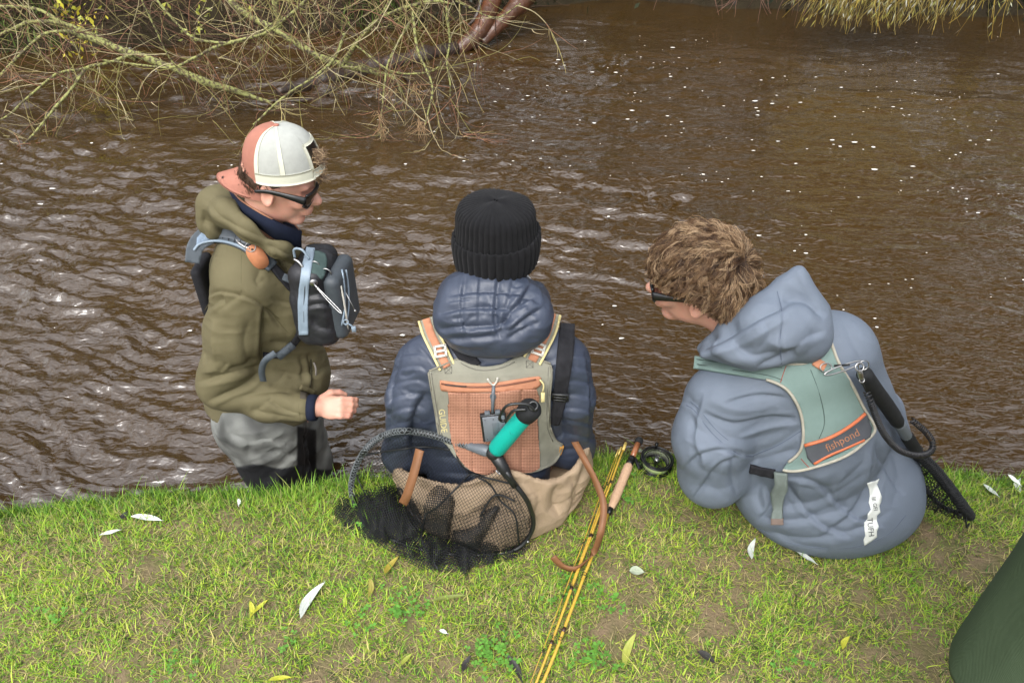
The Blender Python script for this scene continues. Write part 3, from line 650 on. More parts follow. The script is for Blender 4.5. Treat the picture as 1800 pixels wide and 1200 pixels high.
# --- fallen trunk in the river, forked, reddish where the bark is gone
log = thing('fallen_log', 'wet red brown forked log slanting into the river at top centre', 'log', P(840, 30, 7.6))
for pts, rp, m_, lb in [
 ([(885, -60, 8.2), (868, -5, 7.9), (852, 36, 7.65), (832, 66, 7.5), (800, 92, 7.4), (775, 108, 7.35)], [17, 17, 18, 17, 14, 10], wetlog, 'smooth reddish left fork with a torn orange end'),
 ([(960, -50, 8.3), (925, -8, 8.0), (898, 22, 7.8), (872, 48, 7.65), (848, 76, 7.5)], [22, 21, 17, 13, 9], wetlog, 'darker right fork of the log'),
 ([(845, -40, 8.3), (846, 0, 8.1), (836, 30, 8.0), (822, 46, 7.9)], [4, 6, 5, 2], wetdark, None)]:
    (v, f), q = wtube(pts, rp, 14, 10, jit=.12); part('fork', v, f, m_, log, lb)
(v, f), q = wtube([(800, 95, 7.38), (740, 108, 7.1), (690, 120, 6.9), (640, 130, 6.75), (590, 146, 6.5), (540, 160, 6.3), (490, 172, 6.1)], [15, 17, 17, 17, 17, 14, 7], 14, 8, jit=.3); v[:, 2] = np.minimum(v[:, 2] + .05, WZ + .13)
part('sunken_trunk', v, f, wetdark, log, 'blackened waterlogged part lying level with the water')
for pts in [[(700, 122, 6.85), (712, 135, 6.6), (722, 150, 6.4)], [(620, 132, 6.7), (560, 172, 6.1), (470, 178, 6.0)], [(808, 80, 7.45), (770, 84, 7.3), (750, 98, 7.2)]]:
    (v, f), q = wtube(pts, [5, 4, 2], 8); part('stub', v, f, wetdark, log)
# --- pale weeping willow shoots hanging over the top right
ws = thing('willow_tree', 'weeping willow with yellow hanging shoots and pale leaves at top right', 'tree', (5.6, 9.2, 0))
S = []; D = []; Ls = []
for i in range(430):
    px = rng.uniform(1440, 1700) if i < 395 else rng.uniform(1700, 1800); Y = rng.uniform(6.9, 7.9) - .0
    S.append(P(px + 60, -150, Y)); tip = P(px - rng.uniform(10, 70), rng.uniform(10, 74) if px < 1700 else rng.uniform(20, 92), Y - .1); D.append(unit(tip - S[-1])); Ls.append(np.linalg.norm(tip - S[-1]))
S, D, Ls = map(np.array, (S, D, Ls)); A, Rr = grow_twigs(S, D, Ls, 16, .25, -.12, rng.uniform(.003, .0055, len(S))); wc = np.array([[.36, .26, .05], [.30, .21, .045], [.34, .28, .09], [.2, .15, .05]])
twig_obj(ws, A, Rr, wc[rng.integers(0, 4, len(S))] * rng.uniform(.7, 1.2, (len(S), 1)), 'hanging_shoots')
j = rng.integers(0, len(S), 1300); k = rng.integers(6, 15, 1300); p = A[j, k]; pz = p[:, 2] > P(0, 45, 7.4)[2] - .02; p = p[pz | (rng.uniform(0, 1, len(p)) < .12)]
n = len(p); d = np.stack([rng.normal(-.25, .35, n), rng.normal(0, .3, n), -np.ones(n)], 1); d /= np.linalg.norm(d, axis=1, keepdims=True); s = np.cross(d, rng.normal(0, 1, (n, 3))); s /= np.linalg.norm(s, axis=1, keepdims=True)
L = rng.uniform(.04, .085, (n, 1)); V = np.stack([p, p + d * L * .4 + s * .0055, p + d * L, p + d * L * .4 - s * .0055], 1).reshape(-1, 3); lc = np.array([[.50, .50, .34], [.30, .31, .08], [.36, .33, .08], [.62, .62, .53]])
part('narrow_leaves', V, np.arange(n * 4).reshape(n, 4), MATS['leaf'], ws, kind='stuff', col=np.repeat(lc[rng.integers(0, 4, n)], 4, 0), smooth=False)
(v, f), q = wtube([(1400, -170, 7.2), (1600, -190, 7.5), (1900, -160, 8.2), (2050, 60, 9.0)], [8, 14, 24, 40], 10); part('branch', v, f, bark, ws)
(v, f), q = wtube([(2050, 90, 9.0), (2060, -100, 9.2), (2040, -400, 9.4)], [60, 50, 40], 12); part('trunk', v, f, bark, ws)
# reddish twigs left of it
ds = thing('shrub', 'thin leafless reddish shrub over the water left of the yellow willow shoots', 'shrub', P(1370, -20, 8.6))
S = []; D = []
for i in range(60): S.append(P(rng.uniform(1180, 1460), rng.uniform(-60, -20), rng.uniform(7.8, 8.8))); D.append(unit([rng.normal(0, .6), rng.normal(0, .2), -rng.uniform(.3, 1)]))
A, Rr = grow_twigs(np.array(S), np.array(D), rng.uniform(.15, .55, 60), 10, 2, .2, rng.uniform(.003, .005, 60)); twig_obj(ds, A, Rr, np.array([.22, .12, .09]) * rng.uniform(.5, 1.5, (60, 1)), 'twigs')
# --- dead stems and undergrowth on the far bank
S = []; D = []
def fz(x, y):
    v = y - far_edge(x); return np.interp(v, vv, zz)
n = 7000; x = rng.uniform(-7.5, .2, n); v_ = rng.uniform(-.1, 1.9, n); y = far_edge(x) + v_; S = np.stack([x, y, fz(x, y)], 1); D = rng.normal(0, 1, (n, 3)) * [1, .6, .7]; D[:, 2] = np.abs(D[:, 2]); D /= np.linalg.norm(D, axis=1, keepdims=True)
A, Rr = grow_twigs(S, D, rng.uniform(.15, .8, n), 8, 3, .9, rng.uniform(.002, .006, n)); V, F = tubes_fast(A, Rr, 3)
cc = np.array([[.16, .09, .055], [.20, .12, .07], [.06, .035, .025], [.24, .17, .10], [.16, .14, .06]])[rng.integers(0, 5, n)] * rng.uniform(.2, .65, (n, 1))
o = part('undergrowth', V, F, twigm, kind='stuff', col=np.repeat(cc, 24, 0)); o['label'] = 'tangle of dead brown stems on the far bank at upper left'; o['category'] = 'undergrowth'
n = 5200; x = rng.uniform(-7.5, -.2, n); keep = vn(np.stack([x * 1.5, x * 0, x * 0], 1), 5) + .9 * np.exp(-((x + 5) / 1.2) ** 2) > .1; x = x[keep]; n = len(x); y = far_edge(x) + rng.uniform(-.06, .5, n)
blades(np.stack([x, y], 1), rng.gamma(4, .03, n), rng.uniform(.008, .016, n), np.abs(rng.normal(.7, .4, n)), np.array([.10, .15, .03]) * rng.uniform(.5, 1.6, (n, 1)), fz, 'bank_grass', 'green grass tufts along the foot of the far bank')
n = 6000; x = rng.uniform(.5, 9, n); y = far_edge(x) + rng.uniform(-.1, 1.5, n)
leaf_cloud((3.5, 10.0, .3), (3.2, .5, .55), 6000, .12, [(.03, .045, .012), (.05, .05, .02), (.02, .03, .01)], 'bramble_thicket', None, 'dark bramble thicket crowding the far bank at top right', 'thicket')
n = 9000; x = rng.uniform(-.8, 9.5, n); p_ = np.stack([x, far_edge(x) + rng.uniform(-.22, 1.2, n) , rng.uniform(-.5, .25, n)], 1); p_[:, 2] += .35 * (p_[:, 1] - far_edge(x)); d_ = rng.normal(0, 1, (n, 3)); d_[:, 2] -= .8; d_ /= np.linalg.norm(d_, axis=1, keepdims=True); s_ = np.cross(d_, rng.normal(0, 1, (n, 3))); s_ /= np.linalg.norm(s_, axis=1, keepdims=True); L_4 = rng.uniform(.03, .09, (n, 1))
V = np.stack([p_, p_ + d_ * L_4 * .5 + s_ * L_4 * .3, p_ + d_ * L_4, p_ + d_ * L_4 * .5 - s_ * L_4 * .3], 1).reshape(-1, 3); c_ = np.array([(.012, .018, .006), (.022, .02, .008), (.03, .035, .012), (.018, .012, .007)])[rng.integers(0, 4, n)]
o = part('bank_bramble', V, np.arange(n * 4).reshape(n, 4), MATS['leaf'], kind='stuff', col=np.repeat(c_, 4, 0), smooth=False); o['label'] = 'dark leafy growth overhanging the water along the right far bank'; o['category'] = 'undergrowth'
# --- unseen trees added beyond the far bank for the river to mirror dark
def btree(x, y, h, w, n, label, cols):
    t = thing('unseen_tree', label, 'tree', (x, y, .3), 'unseen trees added along the far bank')
    q = np.array([(x, y, .0), (x + .1, y, h * .3), (x - .1, y + .1, h * .6), (x, y, h * .95)]); v, f = tube(crspline(q, 6), np.linspace(.22, .03, 19), 8); part('trunk', v, f, bark, t)
    for k in range(7):
        a = rng.uniform(0, 6.28); z0 = h * rng.uniform(.3, .8); e = np.array([x + math.cos(a) * w * .8, y + math.sin(a) * w * .5, z0 + h * .15]); v, f = tube(crspline([(x, y, z0), (np.array([x, y, z0]) + e) / 2 + [0, 0, .2], e], 5), np.linspace(.08, .015, 11), 6); part('limb', v, f, bark, t)
    m = 26; cs = np.stack([x + rng.normal(0, w * .5, m), y + rng.normal(0, w * .4, m), h * rng.uniform(.12, .98, m)], 1); j = rng.integers(0, m, n); p = cs[j] + rng.normal(0, w * .17, (n, 3)); d = rng.normal(0, 1, (n, 3)); d /= np.linalg.norm(d, axis=1, keepdims=True); s = np.cross(d, rng.normal(0, 1, (n, 3))); s /= np.linalg.norm(s, axis=1, keepdims=True)
    V = np.stack([p, p + d * .09 + s * .06, p + d * .18, p + d * .09 - s * .06], 1).reshape(-1, 3); c = np.asarray(cols)[rng.integers(0, len(cols), n)] * rng.uniform(.6, 1.3, (n, 1))
    part('crown', V, np.arange(n * 4).reshape(n, 4), MATS['leaf'], t, kind='stuff', col=np.repeat(c, 4, 0), smooth=False)
dg = [(.045, .05, .014), (.07, .06, .022), (.05, .04, .018)]
TREES = [(1.6, 12.2, 10.5, 2.1, 11000), (4.2, 12, 12.5, 2.5, 13000), (7.2, 11.8, 13, 2.8, 14000), (10.6, 12, 12, 2.8, 12000), (-1.3, 13, 8.0, 2.0, 7500), (-4.2, 12.5, 7.6, 2.1, 7500), (-7.8, 13, 7.4, 2.3, 7500), (-12.5, 14, 8, 2.8, 7000), (14.5, 12, 11, 2.8, 9000)]
TL = ['unseen small dark leafy tree added just right of the log', 'unseen tall dark tree added second to the right of the log', 'unseen tallest dense tree added behind the yellow willow', 'unseen broad dark tree added beyond the yellow willow', 'unseen rounded tree added just left of the log', 'second unseen tree added left of the log', 'third unseen tree added left of the log', 'unseen wide dark tree added at far left of the bank', 'unseen dark tree added at the far right end of the bank']
for q, l in zip(TREES, TL): btree(*q, l, dg)
# ============================================================ PEOPLE: shared pieces
skin = mat('skin', (.57, .335, .24), .5, .12, 22, .35, 260, .0008, sss=.12, col2=(.64, .30, .225))
def wrinkle(V, F, amp, sc, sd=0, st=(1, 1, 1)):
    N = normals(V, F); p = V * np.array(st) * sc; p = p + .5 * np.stack([vn(p * .6, sd + 9), vn(p * .6, sd + 10), vn(p * .6, sd + 11)], 1)
    d = (1 - 2 * np.abs(vn(p, sd))) * .7 + .35 * (1 - 2 * np.abs(vn(p * 2.1 + 3, sd + 1))); return V + N * (amp * d)[:, None]
def person_body(root, head, headr, headax, neck, chest, hips, legs, arms, h=.0045, face=True, extra=(), cuts=()):
    """one continuous figure: head with face, torso, limbs"""
    H = np.asarray(head, float); ax = headax     # ax rows: face direction, left, up
    fwd, lf, up = ax; rx, ry, rz = headr           # half length (front-back), half width, half height
    g = lambda a, b, c: H + fwd * a + lf * b + up * c
    fs = [ell(H + up * rz * .18, (rx, ry, rz * .84), ax), ell(g(rx * .28, 0, -rz * .42), (rx * .62, ry * .70, rz * .56), ax), ell(g(rx * .70, 0, -rz * .84), (rx * .25, ry * .34, rz * .17), ax)]
    fs += [cap(g(rx * .88, 0, rz * .08), g(rx * 1.22, 0, -rz * .26), .008, .0125), ell(g(rx * 1.03, 0, -rz * .30), (.013, .016, .009), ax)]
    fs += [ell(g(rx * .98, 0, -rz * .49), (.013, .022, .0065), ax), ell(g(rx * .97, 0, -rz * .60), (.013, .020, .007), ax)]
    fs += [ell(g(rx * .80, s * ry * .46, -rz * .22), (.024, .026, .022), ax) for s in (-1, 1)] + [cap(g(rx * .90, -ry * .5, rz * .16), g(rx * .90, ry * .5, rz * .16), .009, .009)]
    hd = union(fs, .016)
    for s in (-1, 1):
        hd = subtract(hd, ell(g(rx * .98, s * ry * .42, rz * .02), (.012, .017, .009), ax), .012)
        e = g(-rx * .02, s * ry * .97, -rz * .12); eax = frame(lf * s - fwd * .35, up + fwd * -.15)
        ear = subtract(ell(e, (.034, .019, .009), eax), ell(e + lf * s * .009 + fwd * .002, (.021, .010, .008), eax), .006); hd = union([hd, ear], .008)
    parts_ = [hd, cap(H - up * rz * .5 - fwd * rx * .2, neck, .052, .058), cap(neck, chest, .06, .10, ((0, 1, 0), .8)), cap(chest, hips, .125, .13, ((0, 1, 0), .8))]
    for c in legs + arms:
        parts_.append(chain([q[0] for q in c], [q[1] for q in c], .02))
    f = union(parts_, .03)
    if extra: f = union([f] + list(extra), .008)
    V, F = sdf_mesh(f, h, 1); return V, F
def hand_prims(w, d, palm_n, size=1.0, curl=.5, thumb_side=1):
    """palm, four curled fingers and a thumb: w wrist, d direction, palm_n direction the palm faces"""
    d = unit(d); pn = unit(np.asarray(palm_n, float) - d * (np.asarray(palm_n, float) @ d)); s = np.cross(d, pn) * thumb_side; S = size; P0 = np.asarray(w, float)
    fs = [cap(P0 - d * .03, P0 + d * .02, .027 * S, .026 * S, (pn, .72)), ell(P0 + d * .052 * S, (.046 * S, .040 * S, .017 * S), np.array([d, s, pn]))]
    for k, (off, L) in enumerate([(.028, .92), (.009, 1.0), (-.010, .94), (-.028, .74)]):
        b = P0 + d * .082 * S + s * off * S - pn * .004; a1 = curl * (1 + .12 * k); d1 = unit(d * math.cos(a1) + pn * math.sin(a1)); d2 = unit(d * math.cos(a1 * 2.3) + pn * math.sin(a1 * 2.3)); d3 = unit(d * math.cos(a1 * 3.2) + pn * math.sin(a1 * 3.2))
        q = [P0 + d * .05 * S + s * off * .8 * S, b, b + d1 * .036 * L * S, b + d1 * .036 * L * S + d2 * .024 * L * S, b + d1 * .036 * L * S + d2 * .024 * L * S + d3 * .019 * L * S]
        fs.append(chain(q, [.011 * S, .0105 * S, .0092 * S, .0085 * S, .0072 * S], .004))
    b = P0 + d * .018 * S + s * .028 * S + pn * .008; q = [b, b + unit(d * .7 + s * .6 + pn * .4) * .036 * S, b + unit(d * .7 + s * .6 + pn * .4) * .036 * S + unit(d * .85 + s * .1 + pn * .6) * .03 * S, b + unit(d * .7 + s * .6 + pn * .4) * .036 * S + unit(d * .85 + s * .1 + pn * .6) * .03 * S + unit(d * .8 - s * .25 + pn * .6) * .024 * S]
    fs.append(chain(q, [.016 * S, .0125 * S, .0105 * S, .0085 * S], .006)); return union(fs, .006)

# ============================================================ MIDDLE PERSON
navy = mat('navy_quilted_nylon', (.028, .037, .061), .5, .25, 9, .35, 60, .003, col2=(.044, .056, .086), spec=.6, crumple=.18, csc=26)
blackknit = mat('black_rib_knit', (.0075, .0075, .0085), .95, .35, 60, .6, 700, .0015, sheen=.04)
tan = mat('tan_wader_cloth', (.34, .25, .165), .75, .12, 7, .35, 50, .004, col2=(.40, .30, .205), weave=420, crumple=.12, csc=12)
sage = mat('sage_grey_canvas', (.25, .245, .195), .8, .12, 20, .3, 200, .001, weave=380)
copper = mat('copper_mesh_cloth', (1, 1, 1), .8, .12, 30, .2, 200, .001, attr=True)
orange = mat('orange_webbing', (.42, .19, .11), .75, .12, 40, .3, 400, .0008)
yellow = mat('pale_yellow_trim', (.62, .54, .26), .7, .12, 40, .2)
whitepl = mat('pale_plastic', (.55, .53, .47), .4, .08, 40, .1)
blackweb = mat('black_webbing', (.018, .018, .021), .8, .3, 60, .4, 300, .001, weave=500)
blackpl = mat('black_plastic', (.012, .013, .014), .35, .2, 60, .15)
greypl = mat('grey_plastic', (.10, .115, .13), .42, .15, 40, .15)
steel = mat('steel', (.38, .38, .38), .32, .1, 60, .05, metal=1)
leather = mat('brown_leather', (.15, .065, .025), .6, .25, 30, .4, 150, .001, col2=(.21, .09, .035))
black_rubber = mat('black_foam', (.016, .017, .018), .75, .3, 60, .4, 300, .0012)

M = thing('person', 'person in black beanie and navy quilted jacket sitting on the bank between the two others', 'person', (-.06, 1.38, 0))
pM = lambda x, y, Y: P(x, y, Y)
sl_, sr_ = pM(738, 636, 1.37), pM(995, 630, 1.37); el_, er_ = pM(712, 795, 1.37), pM(1008, 785, 1.40)
hl_, hr_ = np.array([-.16, 1.68, .16]), np.array([.07, 1.70, .16]); hipM = np.array([-.06, 1.40, .13]); chM = pM(866, 655, 1.39); nkM = pM(868, 560, 1.42)
headM = np.array([-.035, 1.45, .745]); axM = np.array([[.05, .98, -.18], [-1, .05, 0], [.0, .18, .98]]); axM = np.array([unit(a) for a in axM])
handsM = [hand_prims(hl_ + [.03, .03, -.01], (.5, .8, -.2), (.2, 0, -1), 1, .45, -1), hand_prims(hr_ + [-.03, .03, -.01], (-.5, .8, -.2), (-.2, 0, -1), 1, .45, 1)]
V, F = person_body(M, headM - [0, 0, .012], (.088, .072, .100), axM, nkM, chM, hipM,
  [[(hipM + [-.09, 0, -.02], .085), ([-.20, 1.76, .06], .062), ([-.20, 1.86, -.38], .042), ([-.20, 1.88, -.72], .035), ([-.20, 2.0, -.76], .03)], [(hipM + [.09, 0, -.02], .085), ([.10, 1.76, .06], .062), ([.10, 1.86, -.38], .042), ([.10, 1.88, -.72], .035), ([.10, 2.0, -.76], .03)]],
  [[(sl_ - [-.01, 0, .03], .036), (el_, .034), (hl_, .027)], [(sr_ - [.01, 0, .03], .036), (er_, .034), (hr_, .027)]], extra=handsM, h=.0065)
part('body', V, F, skin, M)
# jacket
fj = union([cap(pM(866, 668, 1.375), pM(858, 850, 1.345), .150, .165, ((0, 1, 0), .74)), cap(pM(775, 632, 1.37), pM(960, 628, 1.37), .070, .070), cap(pM(866, 560, 1.39), pM(866, 640, 1.375), .065, .12, ((0, 1, 0), .8)),
  chain([sl_ + [0, 0, -.015], pM(722, 700, 1.34), el_], [.062, .058, .052], .02), chain([el_, hl_], [.050, .042]), chain([sr_ + [0, 0, -.015], pM(1003, 700, 1.35), er_], [.060, .058, .050], .02), chain([er_, hr_], [.05, .042])], .045)
V, F = sdf_mesh(fj, .004, 2)
Xp, Yp, _ = proj(V)
V = wrinkle(V, F, .0022, 11, 3, (1, 1, 2.0))
q = []
for k in range(9): y = 640 + 27 * k; q += [([(760, y), (830, y + 5), (905, y + 5), (975, y - 2)], 3.5, -4)]
for k in range(8): y = 622 + 24 * k; q += [([(668, y + 18), (700, y + 3), (735, y - 2), (752, y + 8)], 3, -3), ([(972, y + 8), (1000, y), (1030, y + 3), (1058, y + 14)], 3, -3)]
q += [([(752, 690), (735, 720), (725, 760), (728, 800)], 7, -12), ([(705, 620), (688, 680), (684, 760)], 3, -5), ([(1030, 615), (1040, 680), (1040, 770)], 3, -5), ([(978, 690), (985, 740), (990, 785)], 7, -10)]
for k in range(24):
    x = rng.uniform(680, 1045); y = rng.uniform(620, 800); a = rng.normal(0, .5); L = rng.uniform(12, 35); q.append(([(x - L * math.cos(a), y - L * math.sin(a)), (x, y + rng.normal(0, 3)), (x + L * math.cos(a), y + L * math.sin(a))], rng.uniform(2.5, 5), rng.uniform(-4, -2)))
V = folds(V, F, q); part('jacket', V, F, navy, M); VJ, FJ = V, F
# hood, rolled down behind the neck
fh = union([ell(pM(864, 560, 1.335), (.120, .072, .062)), ell(pM(858, 515, 1.375), (.098, .06, .060)), ell(pM(918, 558, 1.33), (.062, .058, .058)), ell(pM(815, 552, 1.335), (.052, .05, .055)), ell(pM(868, 590, 1.325), (.085, .05, .035)), cap(pM(805, 515, 1.42), pM(935, 525, 1.42), .04, .04)], .05)
V, F = sdf_mesh(fh, .0035, 2); V = wrinkle(V, F, .003, 18, 13, (1, 1, 1.6))
q = [([(785, 520), (825, 512), (880, 512), (930, 520), (950, 535)], 4, -7), ([(770, 552), (810, 542), (870, 541), (905, 545)], 4, -8), ([(768, 580), (815, 576), (868, 572), (905, 560)], 4, -8), ([(778, 598), (830, 596), (880, 590)], 4, -6),
     ([(878, 478), (872, 520), (870, 565), (880, 598)], 3, -8), ([(905, 480), (895, 520), (885, 560)], 3, -4), ([(935, 500), (915, 530), (888, 560), (880, 590)], 4, -9), ([(955, 540), (925, 560), (895, 585)], 4, -8), ([(950, 565), (920, 580), (890, 596)], 4, -7), ([(820, 480), (812, 520), (812, 560), (822, 596)], 2.5, -4), ([(845, 478), (842, 520), (842, 590)], 2.5, -3)]
for k in range(16):
    x = rng.uniform(775, 950); y = rng.uniform(490, 595); a = rng.normal(-.3, .7); L = rng.uniform(8, 26); q.append(([(x - L * math.cos(a), y - L * math.sin(a)), (x, y + rng.normal(0, 3)), (x + L * math.cos(a), y + L * math.sin(a))], rng.uniform(2, 4), rng.uniform(-4, -1.5)))
V = folds(V, F, q); part('hood', V, F, navy, M)
v, f = tube(crspline([pM(812, 496, 1.40), pM(780, 520, 1.37), pM(768, 560, 1.335), pM(790, 596, 1.31)], 6), .004, 6); part('hood_binding', v, f, navy, M)
v, f = tube(crspline([pM(921, 484, 1.44), pM(931, 497, 1.42), pM(936, 512, 1.40)], 6), .008, 8); part('collar', v, f, mat('pale_fleece', (.6, .62, .62), .9, .1), M)
# beanie: ribbed crown and turned up cuff
def beanie():
    base = headM + np.array([0, -.005, -.035]); upv = unit([.0, -.02, 1]); ax = frame(upv, (1, 0, 0)); nth = 352; ribs = 44; th = np.arange(nth) * 2 * math.pi / nth
    def surf(prof, ribamp, ribs, sd, tilt=0):
        V = []
        for t, r in prof:
            rb = ribamp * (np.abs(np.sin(th * ribs / 2)) ** .6 - .5) * min(1, r / .05) * 2; rr = r + rb + .0015 * vn(np.stack([np.cos(th) * 3, np.sin(th) * 3, th * 0 + t * 30], 1), sd)
            zz = t + tilt * np.cos(th) * (1 if t < .1 else max(0, 1 - (t - .1) * 15)) + .002 * np.sin(th * 3 + 1)
            V.append(base + np.outer(rr * .955 * np.cos(th), ax[0]) + np.outer(rr * 1.0 * np.sin(th), ax[1]) + np.outer(zz, upv))
        n = len(prof); V = np.vstack(V); i = np.arange(nth); j = (i + 1) % nth; F = np.vstack([np.stack([k * nth + i, k * nth + j, (k + 1) * nth + j, (k + 1) * nth + i], 1) for k in range(n - 1)]); return V, F
    pr = [(.035, .088)] + [(.055 + .011 * k, .0925 + .0015 * math.sin(k)) for k in range(6)] + [(.118, .0900), (.128, .086), (.134, .081), (.139, .072), (.143, .061), (.146, .047), (.148, .034), (.149, .019), (.1493, .003)]
    V, F = surf(pr, .0022, ribs, 1); part('beanie', V, F, blackknit, M)
    pc = [(.070, .0935), (.073, .0975), (.070, .1005), (.055, .1025), (.035, .102), (.015, .100), (-.004, .096), (-.010, .091), (-.006, .087), (.0, .085)]
    V, F = surf(pc, .0030, 36, 2, .006); part('beanie_cuff', V, F, blackknit, M)
beanie()
# waders rolled down to the hips
def waders():
    c = np.array([-.06, 1.40, 0])
    def outer(p):
        q = p - c; z = q[:, 2]; k = np.interp(z, [-.02, .0, .04, .1, .16, .22, .28], [.92, .98, 1.03, 1.05, 1.0, .94, .92]); th = np.arctan2(q[:, 1], q[:, 0])
        wob = 1 + .03 * np.sin(th * 3 + z * 14) + .02 * np.sin(th * 7 - z * 20)
        r = np.sqrt((q[:, 0] / .262) ** 2 + (q[:, 1] / .222) ** 2) / (k * wob); return (r - 1) * .2
    def rimz(p): x = (p[:, 0] - c[0]) / .26; return .180 + .070 * np.exp(-((x - .08) / .62) ** 2) * (p[:, 1] < c[1]) * 1.0 - .03 * x * x + .012 * np.sin(x * 7) + .035 * np.clip(x, 0, 1) ** 6
    def bag(p):
        d = np.maximum(outer(p), np.maximum(p[:, 2] - rimz(p), -p[:, 2] - .01)); inn = np.maximum(outer(p) + .011, -(p[:, 2] - .06)); return np.maximum(d, -inn)
    bag.box = (np.array([-.36, 1.15, -.03]), np.array([.24, 1.66, .3]))
    legs = [chain([(c[0] + s * .10, 1.48, .10), (c[0] + s * .15, 1.80, .075), (c[0] + s * .15, 1.88, -.30), (c[0] + s * .15, 1.90, -.78)], [.105, .095, .075, .065], .03) for s in (-1, 1)]
    f0 = union([bag] + legs, .02)
    def f(p):
        d = f0(p); inn = np.maximum(np.maximum(outer(p) + .011, -(p[:, 2] - .06)), p[:, 1] - 1.55); return np.maximum(d, -inn)
    f.box = f0.box; V, F = sdf_mesh(f, .0045, 2); V = wrinkle(V, F, .004, 9, 23, (1, 1, 1.5))
    q = [([(985, 850), (975, 880), (985, 910)], 8, -9), ([(1000, 835), (1015, 870), (1000, 910)], 9, -8), ([(925, 845), (950, 880), (930, 930)], 10, -8), ([(960, 900), (985, 890), (1015, 870)], 6, -7), ([(900, 850), (905, 900), (915, 945)], 8, 6), ([(880, 870), (850, 900), (820, 905)], 8, -8), ([(700, 820), (740, 860), (790, 880)], 9, -9), ([(760, 850), (820, 860), (880, 850)], 9, -7), ([(680, 850), (720, 900), (790, 930)], 9, -8), ([(1035, 800), (1022, 850), (1012, 890)], 7, -7)]
    V = folds(V, F, q); part('waders', V, F, tan, M); return V, F
VW_, FW_ = waders()
# everything on the back lies on this surface
def merge(*a):
    V = []; F = []; o = 0
    for v, f in a: V.append(np.asarray(v)); F += [tuple(int(i) + o for i in q) for q in f]; o += len(v)
    return np.vstack(V), F
def smooth_tree(V, F, it=14):
    V = V.copy()
    for _ in range(it): V = lap(V, F, .5)
    return V
VJs = smooth_tree(VJ, FJ) + normals(VJ, FJ) * .002
tJ = bvh(VJs, FJ)
# vest
vo = [(753, 653), (780, 642), (807, 631), (828, 640), (850, 644), (880, 640), (905, 628), (927, 626), (968, 640), (970, 662), (966, 703), (967, 750), (977, 773), (989, 781), (984, 800), (962, 820), (930, 830), (890, 834), (847, 832), (812, 815), (787, 780), (772, 765), (766, 730), (759, 690)]
relV = lambda x, y: .0016 * vn(np.stack([x / 26, y / 40, x * 0], 1), 91) + .0
V, F = patch(tJ, vo, .006, .004, 5, 2, 8, relV); vest = part('vest', V, F, sage, M, label='sage grey fishing vest with copper mesh back panel')
tV = bvh(V, F)
def sub(name, VF, m, label=None, smooth=True, kind=None, root=M, par=None, col=None): return part(name, VF[0], VF[1], m, root, label, kind, smooth, col, parent=par or vest)
mo = [(788, 688), (860, 690), (942, 683), (944, 720), (946, 770), (948, 821), (925, 830), (898, 834), (847, 833), (818, 818), (794, 772)]
# copper mesh cloth: knitted diamond holes as real relief
def relm(x, y):
    a = (x + y) / 6.6; b = (x - y) / 6.6; pleat = np.exp(-((x - (825 + (y - 690) * .05)) / 2.5) ** 2) + np.exp(-((x - 916) / 2.5) ** 2)
    return .0028 * np.exp(-(((x - 850) % 92 - 46) / 30) ** 2) - .004 * pleat - .0012 * np.clip(np.cos((x + y * .9) / 9.6 * 2 * np.pi) * np.cos((x - y * .9) / 9.6 * 2 * np.pi) * 1.6 + .2, 0, 1)
V, F = patch(tV, mo, .003, .002, 1.75, 2, 5, relm); Xc, Yc, _ = proj(V); ca = (Xc + Yc * .9) / 9.6; cb = (Xc - Yc * .9) / 9.6; hole = np.clip((np.cos(ca * 2 * np.pi) * np.cos(cb * 2 * np.pi)) * 1.6 + .2, 0, 1); sub('mesh_panel', (V, F), copper, col=np.array([.37, .19, .125]) * (1 - hole[:, None]) + np.array([.21, .10, .065]) * hole[:, None])
V, F = patch(tV, [(774, 668), (820, 673), (870, 672), (910, 666), (947, 661), (949, 668), (942, 682), (860, 688), (788, 687), (775, 682)], .003, .001, 4, 2, 0); sub('zip_band', (V, F), orange)
sub('zip', piping(tV, [(776, 674), (820, 680), (870, 679), (910, 673), (942, 667)], .0022, .005), mat('dark_copper', (.15, .055, .03), .6)); sub('zip', piping(tV, [(782, 676), (800, 678), (820, 679)], .0016, .007), blackpl)
for pl in ([(758, 655), (764, 695), (770, 732), (777, 765)], [(964, 645), (962, 700), (962, 750), (972, 775)], [(788, 690), (794, 772), (818, 816)], [(944, 685), (947, 770), (949, 820)], [(810, 638), (828, 647), (850, 651), (880, 647), (905, 636)]): sub('seam', piping(tV, pl, .0011, .001), mat('grey_thread', (.16, .155, .13), .9))
for pl in ([(754, 652), (780, 641), (807, 630), (828, 639), (850, 643), (880, 639), (905, 627), (927, 625), (968, 639)], [(967, 750), (977, 773), (989, 781)], [(753, 655), (759, 690), (766, 730), (772, 765)], [(968, 642), (970, 662), (966, 703), (967, 750)]): sub('piping', piping(tV, pl, .0024, .0), mat('vest_binding', (.20, .19, .15), .8))
for cx, cy in ((788, 650), (931, 640)): 
    for a, b in (((-6, -6), (6, 6)), ((6, -6), (-6, 6)), ((-6, -6), (6, -6)), ((6, -6), (6, 6)), ((6, 6), (-6, 6)), ((-6, 6), (-6, -6))): sub('bar_tack', piping(tV, [(cx + a[0], cy + a[1]), (cx + b[0], cy + b[1])], .0007, .001, 4), MATS['grey_thread'])
